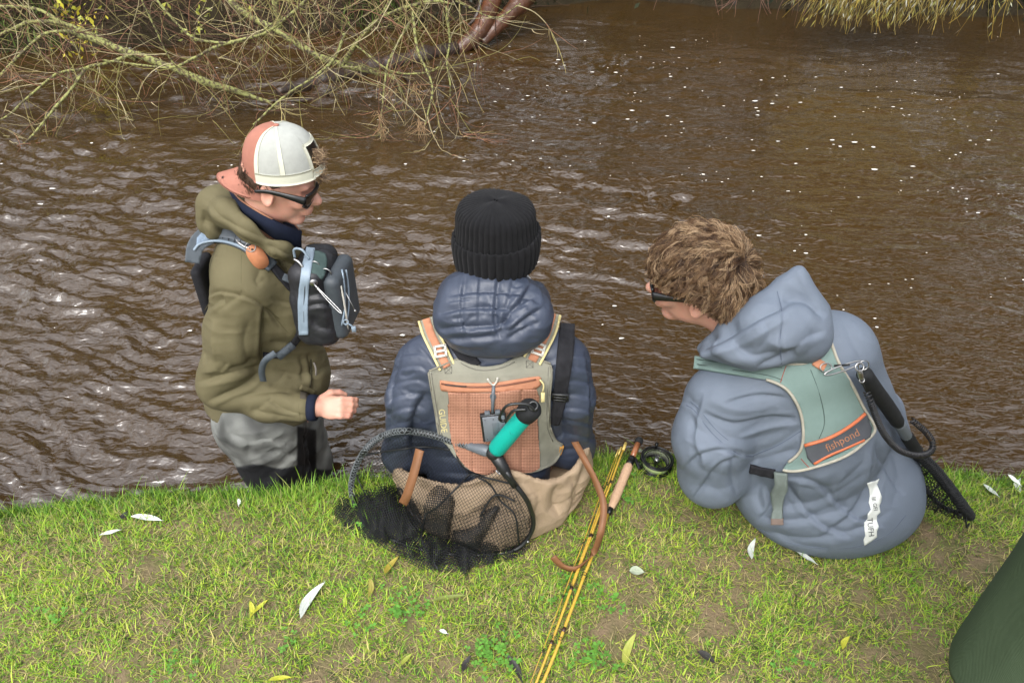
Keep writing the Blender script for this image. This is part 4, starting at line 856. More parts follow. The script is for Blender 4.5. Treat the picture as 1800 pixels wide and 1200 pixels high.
for (ln, wd, bk) in (([(749, 560), (757, 585), (770, 612), (786, 645)], 30, (776, 618, 68)), ([(970, 550), (962, 580), (950, 605), (935, 634)], 34, (945, 614, -62))):
    V, F = strap(tJ, ln, wd, .005, .006, 5); st = sub('shoulder_strap', (V, F), sage); tS = bvh(V, F); oc = np.array(ln, float)
    sub('webbing', strap(tS, [tuple(p) for p in ln[:4]], wd * .46, .002, .001, 5), orange)
    ol = ribbon_outline(ln, wd * .9); n2 = len(ol) // 2
    for h_ in (ol[:n2], ol[n2:]): sub('strap_edging', piping(tS, h_, .0032, .002), yellow)
    c, n = hit(tS, bk[0], bk[1]); c = c + n * .006; e = P(bk[0] + 10 * math.cos(R(bk[2])), bk[1] + 10 * math.sin(R(bk[2])), c[1]) - P(bk[0], bk[1], c[1]); fr = frame(n, e)
    sub('buckle', join([boxm(c + fr[0] * s * .012, (.0026, .014, .003), fr) for s in (-1, 0, 1)] + [boxm(c + fr[1] * s * .0125, (.0145, .0026, .003), fr) for s in (-1, 1)]), whitepl, smooth=False)
# black shoulder straps of the waders
for ln, wd in (([(786, 575), (812, 615), (835, 645)], 26), ([(998, 568), (994, 610), (990, 650), (984, 700), (976, 745)], [26, 28, 27, 24, 16])): part('wader_strap', *strap(tJ, ln, wd, .003, .003, 5), blackweb, M)
c, n = hit(tJ, 985, 692); fr = frame(n, P(990, 640, c[1]) - P(985, 692, c[1])); part('strap_buckle', *join([boxm(c + n * .009 + fr[0] * s * .012, (.003, .019, .004), fr) for s in (-1, 0, 1)] + [boxm(c + n * .009 + fr[1] * s * .017, (.014, .003, .004), fr) for s in (-1, 1)]), blackpl, M)
# printed vertical word on the left edge
v, f = lettering(tV, 'GUIDE', (771, 719), 83, 15.5, .0016, .92); sub('printed_word', (v, f), yellow, smooth=False)
# zip puller
c, n = hit(tV, 951, 668); v, f = tube(crspline([P(947, 664, c[1]) + n * .01, P(953, 672, c[1]) + n * .012, P(952, 684, c[1]) + n * .012], 5), .0022, 6); sub('zip_puller', join([(v, f), boxm(hit(tV, 952, 694)[0] + n * .011, (.0042, .0028, .012), frame(n, (1, 0, 0))[[0, 2, 1]])]), yellow)
# orange trim scrap at the lower right corner of the vest
sub('loop_tab', strap(tJ, [(987, 780), (984, 792), (975, 803)], 9, .003, .006, 4), mat('ochre_trim', (.45, .22, .05), .8))
# leather belt hanging from the waders to the grass
part('leather_belt', *(lambda c: (lambda pl: (np.vstack([pl + off for off in ()]) if False else None))(c))(0), leather) if False else None
def band(pts, w, th, side, n=8):
    q = crspline(pts, n); t = np.gradient(q, axis=0); t /= np.linalg.norm(t, axis=1, keepdims=True); sd = crspline(side, n) if np.ndim(side) > 1 else np.tile(side, (len(q), 1)); sd = sd - t * (sd * t).sum(1)[:, None]; sd /= np.linalg.norm(sd, axis=1, keepdims=True); nn = np.cross(t, sd)
    V = np.stack([q - sd * w / 2 - nn * th / 2, q + sd * w / 2 - nn * th / 2, q + sd * w / 2 + nn * th / 2, q - sd * w / 2 + nn * th / 2], 1).reshape(-1, 3); F = []
    for i in range(len(q) - 1):
        for k in range(4): F.append((i * 4 + k, i * 4 + (k + 1) % 4, i * 4 + 4 + (k + 1) % 4, i * 4 + 4 + k))
    return V, F + [(3, 2, 1, 0), tuple(len(q) * 4 - 4 + k for k in range(4))]
bp = [P(1008, 772, 1.33), P(1030, 812, 1.27), P(1050, 852, 1.235), P(1061, 888, 1.20), P(1056, 935, 1.15), PZ(1042, 972, .03), PZ(1015, 998, .022), PZ(990, 995, .03), PZ(972, 978, .06)]
part('leather_belt', *band(bp, .017, .0022, [(1, -.3, .1), (1, -.4, .2), (1, -.4, .2), (1, -.1, .2), (1, .1, .3), (.7, .1, .9), (.1, .2, 1), (0, .1, 1), (0, .3, 1)]), leather, M, smooth=False)
part('leather_belt', *band([P(738, 790, 1.22), P(728, 830, 1.19), P(716, 868, 1.17), P(708, 885, 1.17)], .022, .003, (1, -.3, .2)), leather, M, smooth=False)
for cx, cy in ((931, 958),):
    c, n = hit(bank_tree, cx, cy); part('eyelet', *blob(PZ(928, 952, .03), (.004, .003, .004)), steel, M)
# ============================================================ RIGHT PERSON
greyblue = mat('slate_blue_rain_cloth', (.116, .142, .181), .62, .10, 6, .3, 45, .003, col2=(.140, .168, .212), weave=420, spec=.4, crumple=.10, csc=12)
sea = mat('sea_green_canvas', (.155, .225, .205), .75, .12, 14, .35, 120, .002, col2=(.185, .26, .24), weave=380)
cream = mat('cream_binding', (.36, .34, .28), .8, .2, 40, .2)
zipo = mat('orange_zip', (.50, .13, .05), .55, .15, 60, .2)
darkgrey = mat('charcoal_pocket_cloth', (.075, .08, .09), .75, .12, 30, .3, 200, .001)
hairm = mat('brown_hair', (1, 1, 1), .45, .1, 40, 0, attr=True, spec=.4)
Rr_ = thing('person', 'person with curly light brown hair in slate blue rain jacket sitting at the right', 'person', (.74, 1.30, 0))
fwR = unit([-.93, .33, -.10]); upR = unit(np.array([-.12, -.10, .97]) - fwR * (np.array([-.12, -.10, .97]) @ fwR)); axR = np.array([fwR, np.cross(upR, fwR), upR])
headR = P(1234, 496, 1.43); nkR = P(1345, 600, 1.37); chR = P(1395, 680, 1.33); hipR = np.array([.56, 1.30, .13]); hipR = P(1462, 850, 1.31)
slR, srR = P(1262, 705, 1.31), P(1478, 600, 1.36); elR, erR = P(1252, 832, 1.28), P(1545, 720, 1.46)
hlR, hrR = np.array([.56, 1.52, .13]), np.array([.66, 1.60, .12])
handsR = [hand_prims(hlR + [.0, .03, 0], (.2, .95, -.2), (.2, 0, -1), 1, .45, -1), hand_prims(hrR, (-.4, .9, -.2), (-.2, 0, -1), 1, .45, 1)]
hx = hipR[0]
V, F = person_body(Rr_, headR, (.098, .075, .116), axR, nkR, chR, hipR,
  [[(hipR + [-.09, .05, -.03], .085), ([hx - .12, 1.72, .06], .062), ([hx - .12, 1.82, -.38], .042), ([hx - .12, 1.85, -.74], .035), ([hx - .12, 1.97, -.78], .03)], [(hipR + [.09, .05, -.03], .085), ([hx + .14, 1.72, .06], .062), ([hx + .14, 1.82, -.38], .042), ([hx + .14, 1.85, -.74], .035), ([hx + .14, 1.97, -.78], .03)]],
  [[(slR, .05), (elR, .038), (hlR, .027)], [(srR, .05), (erR, .038), (hrR, .027)]], extra=handsR, h=.0045)
bodyR = part('body', V, F, skin, Rr_); tBR = bvh(V, F)
f = union([chain([(hx + s * .11, 1.44, .09), (hx + s * .14, 1.74, .07), (hx + s * .14, 1.84, -.32), (hx + s * .14, 1.87, -.8)], [.105, .09, .07, .062], .03) for s in (-1, 1)] + [ell((hx, 1.34, .1), (.19, .14, .10))], .03)
V, F = sdf_mesh(f, .007, 1); part('waders', V, F, mat('dark_wader_cloth', (.03, .035, .04), .8, .2, 12, .4), Rr_)
fj = union([ell(P(1462, 872, 1.295), (.232, .165, .150)), ell(P(1425, 850, 1.31), (.21, .15, .12)), cap(P(1430, 770, 1.31), P(1400, 655, 1.35), .175, .150, ((0, 1, 0), .85)), cap(P(1300, 690, 1.33), P(1462, 608, 1.36), .080, .075),
  cap(P(1480, 620, 1.35), P(1535, 760, 1.38), .072, .085), chain([slR, P(1250, 770, 1.28), elR], [.082, .088, .080], .03), chain([elR, hlR], [.068, .045]), cap(erR, hrR, .06, .045), ell(P(1540, 830, 1.32), (.10, .11, .11)), cap(P(1350, 580, 1.40), P(1380, 640, 1.36), .07, .10)], .05)
crease = cap(P(1302, 800, 1.13), P(1322, 900, 1.10), .012, .02)
fj = subtract(fj, crease, .05)
V, F = sdf_mesh(fj, .0042, 2); V = wrinkle(V, F, .0012, 6, 53, (1, 1, 1.7))
q = [([(1180, 698), (1215, 715), (1250, 760), (1300, 798), (1330, 800)], 3, -4), ([(1325, 800), (1370, 780), (1410, 752)], 5, -9), ([(1315, 815), (1360, 800), (1405, 790)], 6, -10), ([(1300, 790), (1290, 830), (1300, 880)], 8, -10), ([(1210, 690), (1215, 740), (1245, 790)], 9, -6), ([(1240, 700), (1300, 720), (1370, 712)], 10, 8), ([(1230, 730), (1290, 770), (1350, 765), (1400, 740)], 9, -7),
     ([(1205, 800), (1240, 830), (1295, 840)], 9, -7), ([(1200, 770), (1245, 790), (1300, 800)], 6, 5), ([(1210, 850), (1260, 860), (1300, 850)], 7, -6),
     ([(1320, 905), (1380, 915), (1450, 905), (1520, 880)], 5, -8), ([(1318, 925), (1380, 945), (1450, 945), (1520, 925), (1570, 895)], 5, -8), ([(1335, 895), (1380, 890), (1440, 880), (1500, 850), (1535, 820)], 6, -9), ([(1390, 850), (1450, 862), (1500, 835), (1530, 800)], 7, -8), ([(1340, 840), (1330, 870), (1345, 910)], 5, -7), ([(1390, 845), (1385, 870), (1395, 900)], 5, -6),
     ([(1545, 780), (1550, 830), (1535, 880)], 7, -8), ([(1570, 790), (1580, 840), (1570, 890)], 6, -6), ([(1410, 840), (1405, 870), (1425, 910)], 5, 5), ([(1480, 560), (1510, 620), (1530, 680)], 9, -5), ([(1500, 640), (1530, 690), (1560, 720)], 7, 7), ([(1530, 700), (1545, 730), (1540, 760)], 6, -9), ([(1490, 830), (1470, 860), (1460, 890)], 6, 5), ([(1345, 930), (1400, 955), (1460, 965)], 5, -6)]
q = [(p_, w_ * 1.15, d_ * .7) for p_, w_, d_ in q]
q += [([(1378, 838), (1430, 850), (1500, 905), (1560, 925)], 4, -7), ([(1375, 845), (1400, 880), (1450, 925), (1500, 945)], 4, -8), ([(1540, 770), (1560, 830), (1590, 870)], 4, -7), ([(1538, 775), (1535, 830), (1500, 900), (1440, 950)], 5, -8), ([(1310, 802), (1270, 790), (1230, 800), (1195, 830)], 4, -7), ([(1308, 806), (1270, 815), (1240, 850), (1215, 880)], 4, -8), ([(1400, 735), (1350, 735), (1290, 745), (1230, 725)], 4, -7), ([(1405, 745), (1350, 752), (1300, 770)], 4, 6), ([(1385, 700), (1330, 695), (1270, 710)], 4, -6), ([(1240, 690), (1225, 760), (1240, 830)], 5, 6), ([(1345, 850), (1352, 890), (1330, 920)], 4, -7), ([(1520, 640), (1540, 700), (1555, 745)], 4, -7), ([(1560, 800), (1545, 870), (1490, 930)], 5, 6)]
for k in range(9):
    x = rng.uniform(1190, 1600); y = rng.uniform(660, 960); a = rng.normal(.4 if x < 1330 else -.6, .3); L = rng.uniform(30, 75); q.append(([(x - L * math.cos(a), y - L * math.sin(a)), (x + rng.normal(0, 3), y + rng.normal(0, 6)), (x + L * math.cos(a), y + L * math.sin(a))], rng.uniform(5, 9), rng.uniform(-3.5, -1.5)))
V = folds(V, F, q); part('jacket', V, F, greyblue, Rr_); VR, FR = V, F
# hood standing off the neck, with a peak
fh = union([ell(P(1372, 578, 1.29), (.098, .070, .068)), chain([P(1236, 612, 1.36), P(1285, 580, 1.335), P(1340, 545, 1.33), P(1388, 502, 1.35), P(1402, 482, 1.36)], [.014, .026, .032, .028, .008], .02), ell(P(1325, 612, 1.285), (.092, .05, .034)), cap(P(1404, 478, 1.355), P(1418, 545, 1.32), .010, .048), ell(P(1422, 596, 1.285), (.045, .05, .055)), cap(P(1240, 620, 1.325), P(1320, 628, 1.28), .012, .028)], .028)
V, F = sdf_mesh(fh, .0036, 2); V = wrinkle(V, F, .0015, 12, 63, (1, 1, 1.3))
q = [([(1225, 618), (1280, 590), (1340, 555), (1395, 530)], 6, -9), ([(1222, 628), (1290, 612), (1350, 580), (1390, 555)], 7, 5), ([(1368, 515), (1376, 560), (1372, 600), (1375, 640)], 2.2, -3.5), ([(1400, 475), (1420, 510), (1450, 545)], 7, 5), ([(1375, 525), (1420, 530), (1450, 560)], 7, -9), ([(1330, 645), (1370, 630), (1400, 620)], 5, -9), ([(1345, 600), (1390, 610), (1430, 590)], 8, 5), ([(1390, 630), (1410, 600), (1450, 580)], 6, -6), ([(1290, 600), (1320, 625), (1370, 620)], 6, -6), ([(1340, 560), (1352, 590), (1330, 620)], 7, -4)]
V = folds(V, F, q); part('hood', V, F, greyblue, Rr_); VHR, FHR = V, F
# vest across the back
VA, FA = merge((smooth_tree(VR, FR, 12) + normals(VR, FR) * .0015, FR)); tR = bvh(VA, FA)
vo = [(1431, 600), (1436, 590), (1453, 580), (1462, 604), (1475, 639), (1497, 674), (1519, 718), (1538, 750), (1530, 768), (1490, 800), (1435, 820), (1398, 828), (1376, 826), (1386, 810), (1403, 798), (1411, 780), (1412, 750), (1405, 718), (1387, 688), (1367, 674), (1347, 667), (1285, 659), (1219, 648), (1221, 625), (1290, 634), (1376, 639), (1424, 636)]
V, F = patch(tR, vo, .005, .004, 5.5, 1, 8, lambda x, y: .0018 * vn(np.stack([x / 30, y / 45, x * 0], 1), 95)); vestR = part('vest', V, F, sea, Rr_, label='sea green fishing vest with cream binding and charcoal pocket'); tVR = bvh(V, F)
def subr(name, VF, m, label=None, smooth=True): return part(name, VF[0], VF[1], m, Rr_, label, None, smooth, parent=vestR)
for pl in ([(1453, 580), (1462, 604), (1475, 639), (1497, 674), (1519, 718), (1538, 750), (1530, 768), (1490, 800), (1435, 820), (1398, 828), (1376, 826)], [(1347, 667), (1367, 674), (1387, 688), (1405, 718), (1412, 750), (1411, 780), (1403, 798), (1386, 812)], [(1340, 638), (1376, 639), (1424, 636), (1431, 600)]):
    subr('binding', piping(tVR, pl, .0036, .0005), cream)
subr('pocket', patch(tVR, [(1414, 781), (1460, 768), (1500, 743), (1521, 725), (1531, 752), (1528, 768), (1490, 788), (1450, 806), (1430, 816), (1419, 803)], .003, .001, 4, 1, 0), darkgrey)
subr('zip', piping(tVR, [(1414, 783), (1460, 769), (1500, 745), (1521, 727)], .0042, .003), zipo); subr('zip', piping(tVR, [(1431, 815), (1455, 801), (1490, 786), (1519, 773)], .0038, .003), zipo)
v, f = lettering(tVR, 'fishpond', (1455, 794), -27.5, 19.5, .0062, .98); subr('lettering', (v, f), mat('faded_orange_print', (.34, .16, .09), .8), smooth=False)
for pl in ([(1382, 643), (1377, 656), (1372, 672)], [(1440, 597), (1452, 597), (1460, 597)], [(1408, 806), (1416, 815), (1424, 823)]): subr('red_stitching', piping(tVR, pl, .0009, .0005), mat('red_thread', (.30, .07, .05), .8))
for pl in ([(1225, 640), (1290, 650), (1352, 660), (1375, 668)], [(1425, 650), (1440, 690), (1450, 740), (1440, 770)], [(1224, 631), (1300, 641), (1375, 646)]): subr('seam', piping(tVR, pl, .001, .0), mat('dark_green_thread', (.07, .10, .09), .8))
subr('tab', strap(tVR, [(1431, 634), (1440, 640), (1450, 646)], 16, .004, .002, 4), orange, smooth=False)
part('waist_strap', *strap(tR, [(1318, 823), (1340, 828), (1362, 832)], 14, .004, .002, 4), blackweb, Rr_)
V, F = strap(tR, [(1375, 826), (1374, 850), (1368, 885), (1366, 921)], 21, .003, .012, 4, 10); part('hanging_strap', V, F, mat('grey_green_webbing', (.16, .19, .175), .75, .12, 30, .3, 300, .001, weave=500), Rr_); tHS = bvh(V, F)
part('strap_end', *strap(tHS, [(1366, 911), (1366, 922)], 22, .002, .001, 4), mat('brown_webbing', (.16, .12, .10), .8), Rr_)
# white reflective strip with worn lettering
lo_ = [(1524, 849), (1531, 846), (1538, 845), (1545, 841), (1541, 851), (1546, 862), (1549, 872), (1548, 881), (1545, 888), (1547, 900), (1541, 905), (1541, 914), (1544, 925), (1541, 932), (1541, 943), (1530, 951), (1519, 958), (1518, 948), (1521, 941), (1519, 925), (1519, 918), (1525, 911), (1525, 903), (1531, 895), (1527, 883), (1529, 871), (1528, 860)]
V, F = patch(bvh(VR, FR), lo_, .0012, .0006, 3, 1, 0); lab = part('reflective_strip', V, F, mat('white_reflective_film', (.66, .68, .64), .5, .06, 30), Rr_); tL = bvh(V, F)
ink = mat('dark_print', (.05, .055, .06), .7)
for s_, o_, a_, z_ in (('TUFH', (1524, 910), 84, 14), ('GFI', (1534, 884), 80, 10), ('III', (1532, 873), 84, 11)):
    v, f = lettering(tL, s_, o_, a_, z_, .0016, .95); part('printed_letters', v, f, ink, Rr_, smooth=False, parent=lab)
# seams of the jacket
tRj = bvh(VR, FR)
for pl in ([(1206, 712), (1222, 722), (1252, 762), (1298, 798), (1325, 802)], [(1325, 800), (1368, 782), (1408, 757)], [(1214, 706), (1230, 720), (1260, 757), (1304, 792)], [(1318, 918), (1370, 948), (1430, 962), (1500, 962), (1560, 940), (1592, 905)]): part('seam', *piping(tRj, pl, .0009, .0004), mat('slate_thread', (.09, .11, .15), .8), Rr_)
tHR = bvh(VHR, FHR)
for pl in ([(1366, 512), (1375, 550), (1371, 600), (1374, 640)],): part('seam', *piping(tHR, pl, .0009, .0004), MATS['slate_thread'], Rr_)

# ---- glasses: wrap round lens, thick arm along the temple
def glasses(root, H, ax, hr, lensm, side, armdrop=0):
    fwd, lf, up = ax; rx, ry, rz = hr; g = lambda a, b, c: H + fwd * rx * a + lf * ry * b + up * rz * c
    b = lf * 0
    fr_ = [g(1.02, -.95, .10), g(1.10, -.6, .08), g(1.15, 0, .08), g(1.10, .6, .08), g(1.02, .95, .10)]
    top = crspline(fr_, 6); v, f = tube(top + up * .010, .004, 6)
    gl = part('sunglasses', v, f, blackpl, root)
    bot = crspline([p - up * (.034 if i not in (0, 4, 2) else .022) + fwd * -.004 for i, p in enumerate(fr_)], 6); 
    V = np.vstack([top + up * .009, (top + bot) / 2 + fwd * .004, bot]); n = len(top); F = [(k * n + i, k * n + i + 1, (k + 1) * n + i + 1, (k + 1) * n + i) for k in range(2) for i in range(n - 1)]
    V2 = V - fwd * .003; F2 = [tuple(j + 3 * n for j in q[::-1]) for q in F]; E = [(i, i + 1, 3 * n + i + 1, 3 * n + i)[::-1] for i in range(n - 1)] + [(2 * n + i, 2 * n + i + 1, 5 * n + i + 1, 5 * n + i) for i in range(n - 1)]
    part('lens', np.vstack([V, V2]), F + F2 + E, lensm, root, parent=gl)
    part('lower_rim', *tube(bot, .003, 6), blackpl, root, parent=gl)
    for s in (-1, 1):
        a = crspline([g(1.02, s * 1.0, .07), g(.7, s * 1.08, .10), g(.3, s * 1.10, .10), g(-.05, s * 1.10, .07), g(-.35, s * 1.06, -.02)], 5); wv, wf = band(a, .017, .005, up, 1); wv = np.array(wv)
        k = np.interp(np.arange(len(a)), [0, len(a) * .4, len(a) - 1], [1.25, .7, .45]); c = np.repeat(a, 4, 0); wv = c + (wv - c) * np.repeat(k, 4)[:, None]
        part('temple', wv, wf, blackpl, root, parent=gl)
    return gl
amber = mat('amber_brown_lens', (.018, .008, .005), .06, .2, 20, 0, spec=.9, coat=.5)
glasses(Rr_, headR, axR, (.098, .075, .116), mat('orange_mirror_lens', (.35, .10, .01), .12, .2, 20, 0, spec=.9, coat=.5), 1)

# ---- hair: scalp mass and many curved locks
def hair(root, H, ax, hr, region, n_lock, per, L0, cols, curl, name='hair', base=(.045, .024, .013), lift=.012, wid=.0011, whorl=None, base_grow=.010):
    fwd, lf, up = ax; rx, ry, rz = hr; loc = lambda p: (p - H) @ ax.T
    def f0(p):
        q = loc(p); e = np.linalg.norm(q / (np.array(hr) + base_grow), axis=1); d = (e - 1) * min(hr); return np.maximum(d, region(q / np.array(hr)) * .04) - .002 - .004 * vn(p * 38, 77)
    f0.box = (H - .15, H + .15); V, F = sdf_mesh(f0, .004, 2); hb = part(name, V, F, mat('hair_root', base, .6, .3, 60, .6, 300, .002), root)
    d = rng.normal(0, 1, (n_lock * 8, 3)); d /= np.linalg.norm(d, axis=1, keepdims=True); d = d[region(d) < -.02][:n_lock]; n = len(d); R_ = np.array(hr) + base_grow
    wh = np.array(whorl if whorl is not None else (-.6, 0, .8)); wh = wh / np.linalg.norm(wh)
    line_ok = lambda q: region(q) < .10
    t0 = d - wh; t0 = t0 - d * (t0 * d).sum(1)[:, None]; t0 /= np.linalg.norm(t0, axis=1, keepdims=True) + 1e-9; sw = np.cross(d, t0); dirn = t0 + sw * rng.normal(.35, .45, (n, 1)); S = 12
    Ls = L0 * rng.uniform(.6, 1.25, n); cv = rng.normal(0, curl, (n, 1)); ph = rng.uniform(0, 6.28, n); lf_ = rng.uniform(.5, 1.6, n) * lift
    paths = []; cur = d.copy(); dr = dirn / np.linalg.norm(dirn, axis=1, keepdims=True)
    for k in range(S):
        t = k / (S - 1); hgt = base_grow * 0 + lf_ * math.sin(math.pi * min(1, t * 1.0) * .8) * 1.4 * (1 - .0 * t) ; paths.append(np.concatenate([cur * R_ + cur * hgt[:, None]], 1))
        step = (Ls / S / np.mean(R_))[:, None]; cur = cur + dr * step * line_ok(cur)[:, None]; cur /= np.linalg.norm(cur, axis=1, keepdims=True); dr = dr + np.cross(cur, dr) * cv * step * 1.0 + np.cross(cur, dr) * (.5 * np.sin(ph + t * 9))[:, None] * step * 3; dr -= cur * (dr * cur).sum(1)[:, None]; dr /= np.linalg.norm(dr, axis=1, keepdims=True)
    Pp = np.stack(paths, 1)           # n,S,3 local
    Q = np.repeat(Pp, per, 0); m = len(Q); off = rng.normal(0, .0038, (m, 1, 3)); tt = np.linspace(0, 1, S)[None, :, None]; Q = Q + off * (1.1 - .75 * tt) + rng.normal(0, .0007, (m, S, 3)); Q = Q * (1 + rng.uniform(-.014, .022, (m, 1, 1)) + (rng.uniform(0, 1, (m, 1, 1)) < .03) * rng.uniform(.02, .10, (m, 1, 1)) * tt)
    Wd = H + Q @ ax; rr = wid * (1 - .75 * np.linspace(0, 1, S)[None]) * rng.uniform(.7, 1.2, (m, 1)); V, F = tubes_fast(Wd, rr, 3)
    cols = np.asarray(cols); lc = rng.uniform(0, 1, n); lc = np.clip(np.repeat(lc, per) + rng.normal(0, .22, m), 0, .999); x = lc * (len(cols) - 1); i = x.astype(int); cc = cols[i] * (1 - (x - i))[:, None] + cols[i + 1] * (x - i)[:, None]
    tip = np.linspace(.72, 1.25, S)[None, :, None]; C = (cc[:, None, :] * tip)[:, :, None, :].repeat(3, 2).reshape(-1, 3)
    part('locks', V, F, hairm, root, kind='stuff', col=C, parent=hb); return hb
def regR(q):   # scalp: above a hairline that drops behind the ears
    line = np.interp(q[:, 0], [-1.2, -.5, -.05, .2, .55, .8, 1.1], [-.42, -.12, .24, .32, .36, .40, .46]); return line - q[:, 2]
br = [(.04, .019, .009), (.075, .038, .018), (.15, .085, .042), (.27, .17, .09), (.44, .31, .185)]
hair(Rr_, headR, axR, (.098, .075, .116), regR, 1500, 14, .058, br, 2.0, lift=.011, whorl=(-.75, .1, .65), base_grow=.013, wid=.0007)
# ============================================================ LEFT PERSON, standing in the river
olive = mat('olive_wading_jacket_cloth', (.118, .102, .054), .72, .10, 6, .3, 50, .003, col2=(.145, .127, .070), weave=420, crumple=.12, csc=14)
gwad = mat('grey_wader_cloth', (.20, .205, .19), .7, .25, 7, .45, 40, .004, col2=(.29, .295, .28))
navyc = mat('navy_fleece_lining', (.010, .014, .030), .85, .2, 40, .3)
salmon = mat('salmon_cotton', (.37, .16, .115), .75, .1, 30, .25, 300, .0008, weave=500)
meshw = mat('white_cap_mesh', (.37, .38, .35), .8, .08, 60, .4, 500, .0015)
whitec = mat('white_cap_cotton', (.58, .58, .47), .7, .05, 40, .2)
slateb = mat('slate_webbing', (.065, .08, .095), .6, .15, 30, .3, 200, .001, weave=450)
slatel = mat('pale_slate_zip', (.22, .28, .34), .5, .12, 40, .2)
darkcl = mat('charcoal_nylon', (.012, .012, .015), .5, .25, 12, .5, 60, .004, col2=(.024, .025, .029), crumple=.2, csc=20)
L_ = thing('person', 'person in backward cap, sunglasses and olive jacket standing in the river at left', 'person', (-.60, 1.86, -.95))
fwL = unit([.94, -.03, -.30]); upL = unit(np.array([.30, 0, .95]) - fwL * (np.array([.30, 0, .95]) @ fwL)); axL = np.array([fwL, np.cross(upL, fwL), upL])
headL = P(486, 314, 1.80); nkL = P(452, 425, 1.84); chL = P(455, 500, 1.85); hipL = P(475, 735, 1.88)
slL, srL = P(430, 480, 2.0), P(428, 500, 1.745); elL, erL = P(440, 660, 2.05), P(396, 672, 1.72); wrL = P(555, 716, 1.68); wlL = P(515, 640, 1.93)
handL = hand_prims(wrL, (.98, .04, -.04), (.10, .70, -.72), 0.94, .42, 1); handL2 = hand_prims(wlL, (.2, .1, -1), (0, 1, -.1), .9, .3, -1)
lx = -.62
V, F = person_body(L_, headL, (.093, .076, .116), axL, nkL, chL, hipL,
  [[(P(470, 745, 1.80), .085), (P(490, 880, 1.78), .06), (np.array([lx, 1.8, -1.05]), .04)], [(P(515, 745, 1.96), .085), (P(535, 880, 1.95), .06), (np.array([lx + .1, 1.98, -1.05]), .04)]],
  [[(slL, .055), (elL, .04), (wlL, .027)], [(srL, .055), (erL, .040), (P(470, 706, 1.70), .033), (wrL, .0285)]], extra=[handL, handL2], h=.0038)
part('body', V, F, skin, L_); tBL = bvh(V, F)
# waders
fn = chain([P(462, 735, 1.815), P(480, 800, 1.795), P(500, 870, 1.78), np.array([-.60, 1.78, -1.1])], [.145, .115, .10, .09], .03); ff = chain([P(505, 745, 1.95), P(530, 810, 1.95), P(538, 870, 1.95), np.array([-.52, 1.97, -1.1])], [.13, .105, .09, .08], .03)
fw = union([fn, ff, ell(P(440, 735, 1.86), (.125, .15, .12))], .03); V, F = sdf_mesh(fw, .0055, 2); V = wrinkle(V, F, .007, 7, 83, (1, 1, 1.6))
q = [([(440, 778), (480, 772), (520, 780)], 5, -9), ([(450, 800), (490, 795), (525, 805)], 6, -8), ([(460, 760), (500, 790), (530, 815)], 6, 7), ([(400, 760), (430, 775), (440, 800)], 5, -6), ([(535, 760), (542, 800), (540, 850)], 5, -14)]
V = folds(V, F, q)
X, Y, _ = proj(V); ss = lambda v, w: np.clip(v / w + .5, 0, 1)[:, None]; c = np.array([.155, .16, .148]) * (1 + .6 * fbm(V * 16, 2, 88))[:, None]
kb = ss(X - 522, 3) * ss(556 - X, 3) * ss(Y - 752 - (X - 540) * .2, 3); c = c * (1 - kb) + np.array([.008, .008, .009]) * kb; kd = ss(Y - 818 - .03 * (X - 440) - 3 * np.sin(X * .08), 3); c = c * (1 - kd) + np.array([.014, .015, .017]) * kd
part('waders', V, F, mat('panelled_wader_cloth', (1, 1, 1), .65, .2, 12, .45, 40, .004, attr=True), L_, col=c)
# jacket
fj = union([cap(P(462, 505, 1.87), P(468, 715, 1.88), .150, .205, ((0, 1, 0), .82)), cap(P(430, 455, 1.93), P(432, 470, 1.80), .085, .085), cap(P(445, 440, 1.86), P(455, 470, 1.86), .08, .11), ell(P(500, 520, 1.86), (.115, .13, .16)), ell(P(500, 655, 1.87), (.145, .145, .13)),
   chain([srL + [0, .01, -.01], P(412, 585, 1.73), erL], [.088, .082, .078], .03), chain([erL, P(470, 706, 1.70), wrL + [-.046, 0, 0]], [.070, .058, .044], .03), chain([slL, elL, wlL], [.08, .07, .045], .03)], .045)
hemz = P(460, 748, 1.75)[2]
def fjc(p):
    zz = hemz + .02 * np.clip((p[:, 0] + .62) / .2, -1, 1) ** 2 - .01; return np.maximum(fj(p), zz - p[:, 2])
fjc.box = fj.box; V, F = sdf_mesh(fjc, .0042, 2); V = wrinkle(V, F, .0022, 8, 93, (1, 1, 1.6))
q = [([(345, 672), (390, 662), (440, 650), (462, 640)], 5, -9), ([(362, 706), (410, 690), (440, 672), (458, 650)], 5, -10), ([(395, 650), (430, 645), (455, 628)], 5, -8), ([(350, 655), (400, 650), (440, 640)], 6, 5), ([(380, 715), (430, 695), (490, 685), (520, 690)], 7, -6), ([(470, 700), (500, 720), (545, 735)], 6, -6), ([(440, 720), (480, 730), (530, 738)], 5, -6),
     ([(465, 540), (463, 580), (460, 640)], 4, -9), ([(470, 540), (490, 570), (510, 590)], 5, -5), ([(350, 530), (375, 515), (400, 515), (450, 530), (485, 560)], 2.5, -4), ([(360, 545), (380, 530), (395, 528)], 5, -8), ([(415, 400), (450, 425), (490, 445), (520, 455)], 4, -6), ([(480, 440), (500, 470), (520, 490)], 4, -7), ([(500, 445), (515, 470), (528, 480)], 4, 6), ([(480, 650), (520, 660), (560, 650), (585, 640)], 6, -7), ([(475, 600), (530, 610), (580, 600)], 5, -7), ([(540, 620), (550, 650), (552, 690)], 4, -7), ([(525, 625), (535, 650), (530, 670)], 4, -5), ([(350, 560), (352, 600), (362, 640)], 6, -5), ([(440, 560), (430, 600), (438, 640)], 9, -4), ([(540, 690), (552, 700), (558, 712)], 3, -4), ([(378, 560), (374, 600), (380, 635)], 8, 4)]
q = [(p_, w_, d_ * 1.3) for p_, w_, d_ in q]
